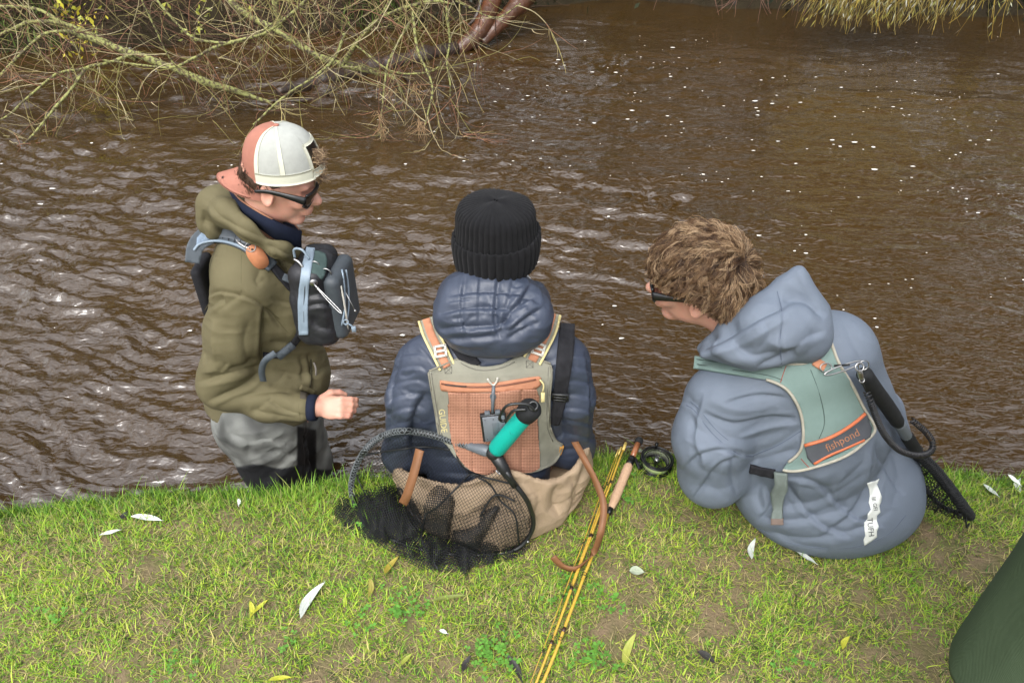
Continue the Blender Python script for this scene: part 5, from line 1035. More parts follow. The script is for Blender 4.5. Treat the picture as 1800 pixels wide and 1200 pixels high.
for k in range(14):
    x = rng.uniform(355, 580); y = rng.uniform(440, 735); a = rng.normal(-.3, .6); L = rng.uniform(10, 34); q.append(([(x - L * math.cos(a), y - L * math.sin(a)), (x + rng.normal(0, 3), y + rng.normal(0, 4)), (x + L * math.cos(a), y + L * math.sin(a))], rng.uniform(2.5, 6), rng.uniform(-5, -2)))
V = folds(V, F, q); part('jacket', V, F, olive, L_); VLJ, FLJ = V, F
# collar and hood
fh = union([chain([P(376, 356, 1.86), P(398, 374, 1.79), P(440, 400, 1.745), P(490, 434, 1.755), P(522, 450, 1.82)], [.034, .034, .032, .028, .026], .03), chain([P(376, 358, 1.86), P(420, 350, 1.97), P(480, 400, 1.98), P(522, 450, 1.92)], [.040, .035, .03, .028], .03), ell(P(378, 385, 1.88), (.045, .07, .06)), cap(P(395, 350, 1.88), P(440, 395, 1.83), .035, .035)], .035)
fh = subtract(fh, cap(nkL + [0, 0, -.05], headL + [.03, 0, .02], .070, .10), .02); V, F = sdf_mesh(fh, .0038, 2); V = wrinkle(V, F, .0018, 12, 103, (1, 1, 1.2))
q = [([(352, 385), (380, 400), (430, 425), (470, 445)], 5, -8), ([(365, 350), (385, 380), (430, 405), (480, 425)], 5, -6), ([(470, 430), (490, 440), (515, 450)], 4, -7), ([(360, 370), (356, 400), (360, 420)], 5, -6), ([(480, 450), (500, 462), (515, 480)], 4, -6)]
V = folds(V, F, q); part('hood', V, F, olive, L_); tHL = bvh(V, F); V_HL, F_HL = V, F
cr = crspline([P(408, 348, 1.87), P(424, 366, 1.79), P(458, 388, 1.745), P(497, 410, 1.755), P(526, 421, 1.82), P(505, 395, 1.92), P(450, 358, 1.96), P(414, 342, 1.93), P(408, 348, 1.87)], 6)
v, f = band(cr, .052, .010, upL + np.array([-.12, -.25, 0]), 1); part('collar_lining', v, f, navyc, L_)
part('collar_edge', *tube(cr + upL * .027 + [-.002, -.004, 0], .0028, 6), mat('tan_binding', (.30, .15, .09), .7), L_)
# cuff, hem details
v, f = lathe([(0, .034), (0, .041), (.5, .042), (1, .040), (1, .034)], wrL + [-.022, 0, 0], wrL + [.004, 0, -.001], 24); part('inner_cuff', v, f, navyc, L_)
tLJ = bvh(VLJ, FLJ)
part('cuff_tab', *strap(tLJ, [(527, 680), (540, 684), (553, 690)], 9, .004, .001, 4), olive, L_); part('hook_patch', *patch(tLJ, [(528, 688), (540, 690), (539, 702), (527, 700)], .001, .001, 4, 1, 0), mat('dark_hook_tape', (.07, .06, .045), .9), L_)
part('pocket_zip', *piping(tLJ, [(546, 632), (547, 655), (545, 680)], .0032, .001), mat('dark_olive_zip', (.04, .036, .02), .7), L_)
v, f = tube(crspline([P(552, 634, 1.70), P(556, 645, 1.69), P(556, 660, 1.69)], 4) , .003, 6); v = v + (hit(tLJ, 553, 645)[0] - P(553, 645, 1.70)) + [0, -.006, 0]; part('zip_puller', v, f, mat('grey_cord', (.22, .2, .18), .7), L_)
for pl in ([(360, 545), (378, 520), (405, 514), (450, 528), (490, 560)], [(425, 425), (424, 470), (424, 512)], [(463, 540), (462, 590), (458, 635)], [(470, 540), (495, 572), (515, 592), (525, 588)], [(527, 692), (525, 715), (528, 736)]): part('seam', *piping(tLJ, pl, .0009, .0003), mat('olive_thread', (.085, .072, .035), .8), L_)
# cap worn backwards
def capL():
    cc = P(500, 299, 1.80); upc = unit([.03, -.03, 1]); ax = frame(upc, (1, 0, 0)); ax = np.array([ax[0], ax[1], ax[2]]); a_, b_, h_ = .102, .088, .122
    def dome(t0, t1, p0, p1, grow=0, nt=60, npn=24, th=.0025, zmin=None):
        T, Pp = np.meshgrid(np.linspace(t0, t1, nt), np.linspace(p0, p1, npn), indexing='ij'); T = T.ravel(); Pp = Pp.ravel()
        def S(g): 
            r = np.cos(Pp) ** .72; z = np.sin(Pp) ** .9 * (h_ + g) ; return cc + np.outer((a_ + g) * r * np.cos(T), ax[0]) + np.outer((b_ + g) * r * np.sin(T), ax[1]) + np.outer(z - .012 * 0, ax[2])
        V = np.vstack([S(grow), S(grow - th)]); I = np.arange(nt * npn).reshape(nt, npn); q = np.stack([I[:-1, :-1], I[1:, :-1], I[1:, 1:], I[:-1, 1:]], -1).reshape(-1, 4); n = nt * npn
        E = []
        for row in (I[0], I[-1][::-1], I[::-1, 0], I[:, -1]): E += [(row[i + 1], row[i], row[i] + n, row[i + 1] + n) for i in range(len(row) - 1)]
        return V, [tuple(x) for x in q] + [tuple(x[::-1] + n) for x in q] + E
    P2 = math.pi / 2; cp = part('cap', *dome(R(-63 + 180), R(63 + 180), 0, P2 - .02, .001), salmon, L_, label='salmon front panel of the backward trucker cap')
    s = lambda n_, vf, m, **k: part(n_, vf[0], vf[1], m, L_, parent=cp, **k)
    def meshpan(t0, t1):
        v, f = dome(R(t0), R(t1), .17, P2 - .02, 0, 40, 26); s('mesh_side', (v, f), meshw)
    meshpan(243, 282); meshpan(282, 330); meshpan(30, 78); meshpan(78, 117)
    v, f = dome(R(-30), R(30), .74, P2 - .02, 0, 40, 20); s('mesh_side', (v, f), meshw)
    for t0, t1 in ((325, 331), (29, 35)): s('opening_edge', dome(R(t0), R(t1), .0, .74, .0015, 6, 20), whitec)
    s('opening_edge', dome(R(-32), R(32), .70, .78, .0018, 30, 5), whitec)
    for t in (243, 282, 78, 117): s('seam_tape', dome(R(t - 3.5), R(t + 3.5), .0, P2 - .05, .002, 6, 24), whitec)
    s('sweat_band', dome(R(240), R(331), -.0, .2, .0022, 60, 5), whitec); s('sweat_band', dome(R(29), R(120), -.0, .2, .0022, 60, 5), whitec)
    s('snap_strap', dome(R(-34), R(34), .02, .17, .003, 30, 4), whitec)
    T = np.linspace(R(-30), R(30), 20); arc_unused = [cc + ax[0] * (a_ + .001) * math.cos(t) * .93 + ax[1] * b_ * math.sin(t) * .93 + ax[2] * (.03 + .05 * math.cos(t * 2.6)) for t in T]
    s('button', blob(cc + ax[2] * (h_ + .001), (.007, .007, .004)), salmon)
    # brim, at the back of the head, curved down
    n1, n2 = 24, 9; V = []
    for i in range(n1):
        t = R(180 - 62 + 124 * i / (n1 - 1)); sx = math.sin((t - math.pi) / R(62) * P2)
        for j in range(n2):
            w = j / (n2 - 1); ext = .076 * (max(0, 1 - abs(sx) ** 2.6)) ** .5; p = cc + ax[0] * ((a_ + .001) * math.cos(t) - ext * w) + ax[1] * (b_ * math.sin(t) * (1 - .06 * w)) + ax[2] * (.006 - .022 * w - .034 * sx * sx * (0.4 + w * .6)); V.append(p)
    V = np.array(V); I = np.arange(n1 * n2).reshape(n1, n2); q = np.stack([I[:-1, :-1], I[1:, :-1], I[1:, 1:], I[:-1, 1:]], -1).reshape(-1, 4); n = len(V); V = np.vstack([V, V - ax[2] * .004]); E = []
    for row in (I[0], I[-1][::-1], I[::-1, 0], I[:, -1]): E += [(row[i + 1], row[i], row[i] + n, row[i + 1] + n) for i in range(len(row) - 1)]
    F = [tuple(x) for x in q] + [tuple(x[::-1] + n) for x in q] + E; s('brim', (V, F), salmon); tB = bvh(V, F)
    c, nn = hit(tB, 392, 312)
    if c is not None:
        for k in range(5): s('fly_motif', tube(np.array([c + nn * .001, c + nn * .002 + cR * .004 * math.cos(k * 1.3) + cU * .004 * math.sin(k * 1.3)]), .0009, 4), blackpl)
capL()
glasses(L_, headL + upL * -.006, axL, (.093, .076, .116), amber, -1)
def regL(q):
    line = np.interp(q[:, 0], [-1.2, -.6, -.1, .1, .5, .9], [-.35, -.25, .04, .16, .36, .5]); return np.maximum(line - q[:, 2], q[:, 2] - .62)
hair(L_, headL, axL, (.092, .075, .112), regL, 260, 10, .016, [(.04, .022, .012), (.09, .05, .028), (.17, .10, .055)], 1, lift=.001, whorl=(-.3, 0, 1), base_grow=.0015, wid=.0006)
# fringe pushed out at the forehead under and through the cap opening
S = []; D = []; Ls = []
for i in range(560):
    px, py = (rng.uniform(556, 573), rng.uniform(262, 290)) if i < 330 else (rng.uniform(556, 574), rng.uniform(300, 316)); S.append(P(px - 8, py, 1.795 + rng.normal(0, .02))); D.append(unit([rng.uniform(.5, 1), rng.normal(0, .4), rng.normal(-.3, .5)])); Ls.append(rng.uniform(.012, .032))
A, Rr = grow_twigs(np.array(S), np.array(D), np.array(Ls), 7, 22, 8, np.full(len(S), .0010)); V, F = tubes_fast(A, Rr, 3); cc = np.array([(.16, .10, .055), (.30, .20, .11), (.42, .30, .18), (.09, .05, .03)])[rng.integers(0, 4, len(S))]
part('fringe', V, F, hairm, L_, kind='stuff', col=np.repeat(cc, 21, 0))
# ---- chest pack
CP = thing('chest_pack', 'charcoal and slate chest pack worn by the person in the olive jacket', 'bag', P(560, 515, 1.76))
pc = P(566, 516, 1.77); axp = np.array([unit([.985, -.12, .06]), unit([.12, .99, .0]), [0, 0, 0]]); axp[2] = unit(np.cross(axp[0], axp[1])); axp[2] = unit(axp[2] + np.array([.06, 0, 0])); axp[0] = unit(np.cross(axp[1], axp[2]))
px_ = lambda a, b, c: pc + axp[0] * a + axp[1] * b + axp[2] * c
f = union([rbox(px_(-.008, 0, .0), (.052, .088, .130), .035, axp), rbox(px_(-.004, 0, -.04), (.056, .092, .085), .03, axp)], .03); V, F = sdf_mesh(f, .004, 2); V = wrinkle(V, F, .003, 13, 113)
q = [([(540, 522), (565, 518), (592, 522)], 4, -6), ([(538, 540), (565, 535), (598, 540)], 3, -6), ([(545, 555), (560, 575), (590, 580)], 5, -5), ([(575, 470), (585, 500), (592, 520)], 4, -5), ([(596, 470), (596, 520), (594, 570)], 3, -7)]
V = folds(V, F, q); part('main_compartment', V, F, darkcl, CP); tC = bvh(V, F)
f = rbox(px_(.060, .0, -.005), (.024, .078, .105), .022, axp); V, F = sdf_mesh(f, .004, 1); part('front_pocket', V, F, mat('grey_moulded_cloth', (.05, .06, .07), .6, .2, 20, .3), CP); tF = bvh(V, F)
part('zip_track', *strap(tC, [(546, 436), (538, 480), (533, 530), (534, 588)], [16, 17, 18, 17], .004, .001, 4, 6), slatel, CP); part('zip_line', *piping(tC, [(547, 437), (539, 480), (534, 530), (535, 588)], .0012, .006), mat('zip_dark', (.05, .06, .07), .6), CP)
part('side_panel', *patch(tC, [(550, 440), (572, 446), (574, 470), (566, 492), (556, 482), (543, 478), (546, 455)], .002, .0005, 4, 2, 2), mat('dark_teal_cloth', (.055, .085, .08), .75, .15, 30, .3), CP)
for xx in (605, 612): part('pocket_binding', *piping(tF, [(xx - 4, 474), (xx, 500), (xx + 1, 540), (xx - 4, 572)], .003, .002), slatel, CP)
part('pale_piping', *tube(crspline([px_(.083, -.055, .07), px_(.087, -.06, .02), px_(.086, -.06, -.04), px_(.082, -.055, -.08)], 5), .003, 6), whitepl, CP)
part('grab_loop', *tube(crspline([px_(-.045, -.03, .135), px_(-.04, -.035, .165), px_(-.015, -.04, .168), px_(.0, -.04, .14)], 5), .0035, 6), slatel, CP)
part('ring', *ring(px_(.045, -.05, .105), .014, .0022, np.array([axp[0], axp[2], axp[1]])), steel, CP); part('ring', *ring(px_(.015, -.045, .125), .012, .002, np.array([axp[0], axp[2], axp[1]])), steel, CP); part('snap_hook', *tube(crspline([px_(-.035, -.06, .15), px_(-.02, -.065, .145), px_(-.008, -.07, .13)], 4), .004, 6), steel, CP)
def zinger(px, py, r, dx, dy, kind):
    c, n = hit(tC, px, py)
    if c is None: return
    z = part('retractor', *lathe([(0, r * .9), (.2, r), (.8, r), (1, r * .8)], c - n * .002, c + n * .010, 16), steel if kind else blackpl, CP)
    e = c + n * .012 + cR * dx - cU * dy; m = (c + e) / 2 + n * .006
    if kind: part('nipper', *join([tube(crspline([c + n * .012, m + cR * .003, e + cR * .004, e - cR * .003, m - cR * .004, c + n * .012], 5), .0017, 6), ring(c + n * .012 + (e - c) * .15, .004, .001, frame(n, (1, 0, 0)))]), steel, CP, parent=z)
    else: part('needle_tool', *join([tube(np.array([c + n * .012 + (e - c) * .25, e]), .0016, 6), ring(c + n * .012 + (e - c) * .2, .006, .0016, frame(n, (1, 0, 0))), blob(e, (.004, .004, .004))]), steel, CP, parent=z)
zinger(551, 495, .011, .070, .075, 1); zinger(583, 482, .010, .055, .10, 0)
part('cord_end', *join([ring(P(608, 566, 1.68), .007, .0018, frame((0, -1, .3), (1, 0, 0))), tube(crspline([P(610, 568, 1.68), P(616, 571, 1.68), P(622, 576, 1.68)], 3), .0025, 6), boxm(P(622, 578, 1.68), (.006, .004, .008))]), slatel, CP)
# harness of the pack
def strapL(name, pts, w, m, th=.004, off=.003, lab=None): 
    V, F = strap(tLJ, pts, w, th, off, 4.5, 6); o = part(name, V, F, m, CP, lab); return o, bvh(V, F)
st, tS = strapL('shoulder_strap', [(338, 462), (343, 435), (358, 418), (385, 410), (425, 422), (455, 446), (478, 470)], [26, 30, 34, 36, 34, 28, 22], slateb, .006, .004)
V, F = patch(tS, [(383, 397), (412, 404), (444, 420), (440, 432), (405, 420), (378, 416)], .003, .001, 4, 1, 0); part('ladder_webbing', V, F, greypl, CP, parent=st)
V, F = patch(tS, [(346, 418), (360, 403), (380, 398), (374, 418), (345, 434)], .002, .001, 4, 1, 0); part('air_mesh', V, F, mat('pale_blue_air_mesh', (.20, .26, .34), .8, .25, 200, .5, 600, .001), CP, parent=st)
for k in range(6): x = 386 + 10 * k; y = 399 + 3.6 * k; part('bar_tack', *piping(tS, [(x, y), (x - 3, y + 9), (x - 5, y + 17)], .0011, .005), blackpl, CP, parent=st)
part('strap_edge', *piping(tS, [(341, 440), (352, 428), (385, 423), (425, 434), (452, 456)], .004, .001), slatel, CP, parent=st)
strapL('lower_strap', [(476, 466), (495, 486), (512, 506), (528, 520)], [12, 16, 14, 12], blackweb, .004, .004); 
c, n = hit(tLJ, 503, 490)
if c is not None: part('strap_adjuster', *boxm(c + n * .014, (.016, .010, .004), frame(n, (1, 0, -.6))[[0, 1, 2]]), slateb, CP, smooth=False)
o, t5 = strapL('side_strap', [(528, 580), (520, 598), (502, 615), (484, 624), (462, 622)], [12, 12, 12, 10, 8], blackweb, .003, .005); part('side_strap_tail', *band(crspline([P(484, 620, 1.66), P(466, 634, 1.655), P(460, 652, 1.665), P(463, 670, 1.68)], 5), .019, .002, (1, 0, .1)), slateb, CP)
c, n = hit(tLJ, 500, 613)
if c is not None: part('side_release_buckle', *join([boxm(c + n * .012, (.030, .012, .005), frame(n, (1, 0, .45))), boxm(c + n * .017, (.012, .008, .003), frame(n, (1, 0, .45)))]), slateb, CP, smooth=False)
V, F = sdf_mesh(rbox(P(364, 500, 1.86), (.016, .06, .085), .015), .006, 1); part('back_pad', V, F, blackweb, CP)
# leather tag on a ring and snap hook
tTag = bvh(*merge((VLJ, FLJ), (V_HL, F_HL))); c, n = hit(tTag, 444, 432); c2_, n2_ = hit(tS, 444, 432); c = c if c2_ is None or c[1] < c2_[1] else c2_; n = unit(unit(CAM - c) * .85 + np.array([0, -.35, 0])); c = c + n * .026; fr = frame(n, cR); c0 = c + n * .010
TG = thing('leather_tag', 'tan oval leather tag hanging from the pack strap on the olive jacket', 'tag', c0)
a = np.linspace(0, 2 * math.pi, 28, endpoint=False); dirm = unit(P(468, 462, c[1]) - P(446, 430, c[1])); sdm = np.cross(n, dirm); cc = c0 + dirm * .030 + n * .003; sq = np.sign(np.cos(a)) * np.abs(np.cos(a)) ** .75; sy = np.sign(np.sin(a)) * np.abs(np.sin(a)) ** .85
rimv = [cc + dirm * .038 * sq[i] + sdm * .0235 * sy[i] for i in range(28)]; V = np.vstack([np.array(rimv) + n * .002, np.array(rimv) - n * .002, [cc + n * .003], [cc - n * .002]]); F = [(i, (i + 1) % 28, 56) for i in range(28)] + [((i + 1) % 28, i, i + 28, (i + 1) % 28 + 28) for i in range(28)] + [((i + 1) % 28 + 28, i + 28, 57) for i in range(28)]
part('leather_disc', V, F, mat('tan_leather', (.50, .20, .095), .6, .12, 60, .3), TG); part('rivet', *blob(cc - dirm * .026 + n * .003, (.004, .004, .003)), mat('old_brass', (.10, .07, .05), .4, metal=.6), TG)
part('split_ring', *ring(c0 - dirm * .004 + n * .004, .013, .0014, frame(n, cR)), steel, TG); part('snap_hook', *tube(crspline([c0 + n * .005 + cR * -.004, c0 + cR * -.018 + cU * .004 + n * .006, c0 + cR * -.036 + cU * .016 + n * .004, c0 + cR * -.040 + cU * .022 + n * .004], 5), [.0035] * 6 + [.0035] * 5 + [.0018] * 5, 6), steel, TG)
# ============================================================ THINGS ON THE BANK
# surface of everything the middle net lies on
VB, FB = merge((Vb, F_bank), (VW_, FW_), (VJ, FJ))
tAll = bvh(VB, FB)
netm = mat('black_net_cord', (.010, .011, .012), .6, .2, 60, 0, spec=.4)
NET = thing('landing_net', 'black landing net with teal handle lying against the person in the middle', 'net', P(850, 870, 1.12))
hoopp = [(838, 787), (800, 777), (755, 763), (708, 757), (672, 766), (645, 787), (624, 824), (618, 866), (640, 915), (700, 953), (780, 972), (860, 974), (912, 962), (937, 925), (929, 885), (905, 850), (880, 815)]
hp2 = crspline(np.array(hoopp, float), 6); hd = project(tAll, hp2)
def lift_pts(V, l): return V + (CAM - V) / np.linalg.norm(CAM - V, axis=1, keepdims=True) * np.asarray(l)[..., None]
dist = np.linalg.norm(hd - CAM, axis=1); k = np.ones(15) / 15; ds = np.convolve(np.pad(dist, 7, mode='edge'), k, 'valid'); ds = np.minimum(ds, dist)
hoop = CAM + (hd - CAM) / dist[:, None] * (ds - np.interp(hp2[:, 1], [860, 940], [.022, .002]))[:, None]
part('hoop', *tube(hoop, .0062, 8), blackpl, NET)
# braided sleeve over the hoop
def braid(path, r, turns, m, name, seg=3, cr=.0011):
    n = 420; t = np.linspace(0, len(path) - 1, n); p = np.stack([np.interp(t, np.arange(len(path)), path[:, i]) for i in range(3)], 1); tn = np.gradient(p, axis=0); tn /= np.linalg.norm(tn, axis=1, keepdims=True); u = np.cross(tn, [0, 0, 1.]); u /= np.linalg.norm(u, axis=1, keepdims=True); w = np.cross(tn, u); ms = []
    for s in (-1, 1):
        for a0 in np.arange(3) * 2 * math.pi / 3:
            a = a0 + s * np.linspace(0, turns * 2 * math.pi, n); ms.append(tube(p + r * (np.cos(a)[:, None] * u + np.sin(a)[:, None] * w), cr, seg))
    return join(ms)
nh = len(hoop); part('braided_sleeve', *braid(np.vstack([hoop[-22:-6], hoop[-6:]]) if False else hoop[:44], .0078, 46, None, 'b') if False else braid(hoop[:44], .0078, 20, None, 'b'), mat('grey_braid', (.13, .145, .15), .5, .2, 60, 0), NET)
def net_lines(tree, poly, sp, lift, rad, ang=(50, -50), warp=3.0, sd=0, step=5, gap=None):
    poly = np.array(poly, float); c = poly.mean(0); Rm = np.abs(poly - c).max() * 1.5; ms_p = []
    for a in ang:
        d = np.array([math.cos(R(a)), math.sin(R(a))]); nrm = np.array([-d[1], d[0]])
        for o in np.arange(-Rm, Rm, sp):
            s = np.arange(-Rm, Rm, step); q = c + nrm * o + d * s[:, None]; q = q + warp * np.stack([vn(np.stack([q[:, 0] / 45, q[:, 1] / 45, q[:, 0] * 0 + sd], 1), 5), vn(np.stack([q[:, 0] / 45, q[:, 1] / 45, q[:, 0] * 0 + sd], 1), 6)], 1)
            ins = inpoly(q[:, 0], q[:, 1], poly); i = 0
            while i < len(q):
                if ins[i]:
                    j = i
                    while j < len(q) and ins[j]: j += 1
                    if j - i >= 2: ms_p.append(q[i:j])
                    i = j
                else: i += 1
    allp = np.vstack(ms_p); V = project(tree, allp); L = lift(allp[:, 0], allp[:, 1]); V = lift_pts(V, L); r = rad * np.ones(len(V)); out = []; o = 0; VV = []; FF = []; nv = 0
    ang3 = np.arange(3) * 2 * math.pi / 3
    tn = np.zeros_like(V)
    for m in ms_p:
        n = len(m); tn[o:o + n] = np.gradient(V[o:o + n], axis=0)
        idx = (np.arange(n) + o)[:, None] * 3 + np.arange(3); a = idx[:-1]; b = idx[1:]; FF.append(np.stack([a, np.roll(a, -1, 1), np.roll(b, -1, 1), b], -1).reshape(-1, 4)); o += n
    tn /= np.linalg.norm(tn, axis=1, keepdims=True) + 1e-12; u = np.cross(tn, unit(CAM - V.mean(0))); u /= np.linalg.norm(u, axis=1, keepdims=True) + 1e-12; w = np.cross(tn, u)
    VV = V[:, None] + rad * (np.cos(ang3)[:, None] * u[:, None] + np.sin(ang3)[:, None] * w[:, None]); return VV.reshape(-1, 3), np.concatenate(FF)
sub_ = lambda x, y: .017 + .006 * vn(np.stack([x / 60, y / 60, x * 0], 1), 7)
part('net_mesh', *net_lines(tAll, hp2, 4.6, sub_, .0006, (62, -40), 5, 1), netm, NET, kind='stuff')
sub2 = lambda x, y: .009 + .005 * vn(np.stack([x / 50, y / 50, x * 0 + 3], 1), 8)
low = [(628, 815), (640, 860), (700, 850), (760, 900), (820, 900), (905, 850), (936, 925), (912, 962), (860, 974), (780, 972), (700, 953), (640, 915), (618, 866)]
part('net_mesh', *net_lines(tAll, low, 6, sub2, .0007, (75, -20), 6, 4), netm, NET, kind='stuff')
# the loose bag: folded lobes spilling onto the grass
lobes = [
 ([(588, 882), (600, 872), (622, 868), (650, 862), (690, 852), (715, 868), (742, 905), (748, 935), (740, 950), (700, 956), (650, 952), (612, 930), (586, 905)], .040, 3.3, (30, -55)),
 ([(620, 868), (660, 848), (700, 850), (742, 905), (746, 940), (690, 950), (640, 930)], .058, 3.6, (70, -15)),
 ([(742, 905), (750, 870), (775, 850), (800, 880), (792, 930), (790, 965), (778, 992), (760, 1003), (748, 975)], .050, 3.4, (80, 5)),
 ([(745, 900), (790, 880), (795, 940), (775, 1000), (756, 1000), (742, 950)], .032, 3.4, (55, -35)),
 ([(792, 930), (835, 925), (846, 900), (880, 890), (845, 960), (832, 992), (818, 1013), (802, 990), (793, 955)], .042, 3.2, (70, -5)),
 ([(690, 950), (745, 935), (800, 950), (850, 955), (870, 985), (830, 1000), (790, 1005), (740, 1000), (700, 975)], .022, 3.6, (25, -60)),
 ([(845, 950), (900, 960), (932, 955), (920, 975), (880, 990), (846, 990)], .020, 3.2, (10, -70)),
 ([(640, 915), (618, 866), (600, 872), (588, 890), (600, 920), (640, 945), (700, 975), (790, 995), (860, 990), (920, 972), (860, 974), (780, 972), (700, 953)], .012, 4.5, (45, -45))]
for k_, (pl, lf, sp, an) in enumerate([l for i_, l in enumerate(lobes) if i_ != 3]):
    pl = crspline(np.vstack([pl, pl[:1]]).astype(float), 4)[:-1]; cx, cy = pl.mean(0)
    def lift(x, y, pl=pl, lf=lf, k_=k_):
        d, _, _ = seg_dist(x, y, np.vstack([pl, pl[:1]])); return .006 + (lf) * (1 - np.exp(-d / 14)) + .016 * vn(np.stack([x / 16, y / 40, x * 0 + k_], 1), 9)
    part('net_mesh', *net_lines(tAll, pl, sp * (1.0 if k_ in (0, 2, 3) else 1.15), lift, .00115, an, 7, k_ * 3, 4.5), netm, NET, kind='stuff')
for pl in ([(640, 800), (668, 795), (700, 790), (745, 785), (790, 790)], [(622, 826), (650, 880), (690, 905)], [(803, 790), (806, 810), (826, 832)], [(826, 832), (800, 860), (770, 890), (745, 905)], [(826, 832), (860, 850), (880, 880), (905, 905), (912, 955)], [(748, 905), (742, 950), (770, 1000)], [(830, 832), (850, 838), (900, 850)], [(845, 905), (870, 870), (905, 880)]):
    q = crspline(np.array(pl, float), 6); part('net_seam', *tube(lift_pts(project(tAll, q), np.full(len(q), .024)), .0026, 5), netm, NET)
# frame neck and handle
def at_(x, y, l): return lift_pts(project(tAll, np.array([[x, y]], float)), np.array([l]))[0]
yk = at_(868, 795, .045); g0 = at_(803, 778, .022)
part('frame_neck', *lathe([(0, .0065), (.25, .008), (.3, .010), (.75, .015), (1, .013)], g0, yk, 16), greypl, NET); part('frame_neck', *lathe([(0, .017), (.5, .014), (.75, .009), (1, .0075)], yk, at_(905, 855, .024), 14), blackpl, NET)
part('yoke', *blob(yk, (.020, .020, .018)), blackpl, NET)
h1 = P(925, 727, yk[1] - .02); dd = h1 - yk; part('grip', *lathe([(0, .014), (.02, .0195), (.08, .0215), (.5, .0212), (.9, .0205), (1, .018)], yk + dd * .06, h1, 28), mat('teal_rubber', (.0, .34, .27), .5, .05, 40, .15), NET)
ud = unit(dd); part('end_cap', *lathe([(0, .019), (.1, .0235), (.45, .026), (.75, .026), (.93, .021), (1, .012)], h1 - ud * .012, h1 + ud * .034, 28), black_rubber, NET)
e0 = h1 + ud * .022; part('cap_hole', *ring(e0 + ud * .011 - cF * .012, .009, .0035, frame(-cF, cR)), blackpl, NET)
part('wrist_loop', *tube(crspline([e0 - cF * .026 + cR * .006, e0 - cF * .034 - cR * .012 + cU * .012, P(893, 712, e0[1] - .02), P(880, 728, e0[1] - .015), P(879, 738, e0[1] - .012), P(889, 738, e0[1] - .012), P(902, 722, e0[1] - .02), e0 - cF * .028 - cR * .010 + cU * .0], 6), .0034, 7), blackpl, NET)
c = yk + dd * .62 - cF * .0212; fr = frame(-cF, unit(dd)); part('embossed_oval', *ring(c, .0095, .0007, fr, sy=.75), mat('teal_dark', (.0, .30, .24), .5), NET); c = yk + dd * .25 - cF * .021; part('embossed_oval', *ring(c, .004, .0006, fr, sy=.8, arc=.6), MATS['teal_dark'], NET)
part('key_ring', *ring(at_(882, 822, .062), .0145, .0022, frame(-cF, unit([.6, .2, .8])), arc=.8, st=2.6), steel, NET)
# measuring scale hanging from the vest
tVm = tV
GS = thing('clip_on_gauge', 'dark grey flat box clipped to a ring on the copper backed vest', 'gadget', P(866, 740, 1.15))
c, n = hit(tVm, 868, 742); c = c + n * .014; upd = unit(P(863, 700, c[1]) - P(868, 742, c[1])); fr = frame(n, np.cross(upd, n)); fr = np.array([np.cross(upd, n), upd, n]); fr[0] = unit(fr[0]); fr[2] = unit(np.cross(fr[0], fr[1]))
part('case', *boxm(c, (.0295, .043, .006), fr, .35), blackpl, GS, smooth=False); part('face_plate', *boxm(c + fr[2] * .006 + fr[0] * .001, (.0255, .0385, .002), fr, .3), mat('slate_plate', (.15, .165, .185), .4, .1, 30), GS, smooth=False)
for a, b in ((-1, -1), (-1, 1), (1, -1), (1, 1), (0, 1)): part('screw', *blob(c + fr[2] * .008 + fr[0] * a * .019 + fr[1] * b * .031, (.0016, .0016, .001), None, 5), blackpl, GS)
part('inset_panel', *boxm(c + fr[2] * .0078 + fr[0] * .004, (.008, .020, .0006), fr, .2), greypl, GS, smooth=False)
for s in (-1, 1): part('lug', *boxm(c + fr[1] * .043 + fr[0] * s * .012, (.006, .006, .005), fr), greypl, GS, smooth=False)
tp = hit(tVm, 867, 670)[0] + n * .008; bt = c + fr[1] * .046 + n * .002
part('snap_hook', *join([tube(np.array([tp - upd * .006, (tp + bt) / 2, bt]), [.004, .0045, .003], 8), ring((tp * .55 + bt * .45), .0055, .0016, frame(n, cR), sy=1.8)]), greypl, GS)
vr = [tp + fr[0] * -.012 + upd * .016, tp + fr[0] * -.007 + upd * .004, tp - upd * .004, tp + fr[0] * .007 + upd * .004, tp + fr[0] * .011 + upd * .016]; part('vee_ring', *tube(crspline(vr, 5), .0024, 6), whitepl, GS)

# ---- fly rod, its reel, and the other rod sections beside it
gold = mat('golden_rod_lacquer', (.46, .27, .03), .25, .2, 90, .15, coat=.5, col2=(.58, .40, .06)); cork = mat('cork', (.46, .29, .18), .85, .25, 120, .5, 260, .0015, col2=(.56, .38, .25))
wood = mat('reddish_reel_seat_wood', (.32, .12, .05), .35, .2, 50, .1, coat=.3); bl = mat('black_anodised', (.012, .013, .014), .3, .2, 50, .05, metal=.4)
def gz(x, y, l=.02):
    h_ = hit(bank_tree, x, min(y, 1260))[0]; q_ = PZ(x, y, -.02)
    if h_ is None or h_[2] < -.1: h_ = q_
    return h_ + np.array([0, 0, l])
FR = thing('fishing_rod', 'golden fly rod butt with cork grip and black reel lying on the grass', 'fishing rod', gz(1075, 890))
A0 = gz(1119, 794, .035); A1 = gz(1109, 818, .032); A2 = gz(1104, 829, .03); A3 = gz(1073, 902, .022); A4 = gz(1068, 912, .02)
part('butt_cap', *lathe([(0, .006), (.1, .011), (.5, .0125), (.9, .0115), (1, .008)], A0 + (A0 - A1) * .35, A0, 18), black_rubber, FR); part('reel_seat', *lathe([(0, .0085), (1, .0085)], A0, A1, 18), wood, FR); part('reel_seat_ring', *lathe([(0, .0105), (.3, .011), (.35, .0095), (.7, .0095), (.75, .011), (1, .0105)], A1, A2, 18), bl, FR)
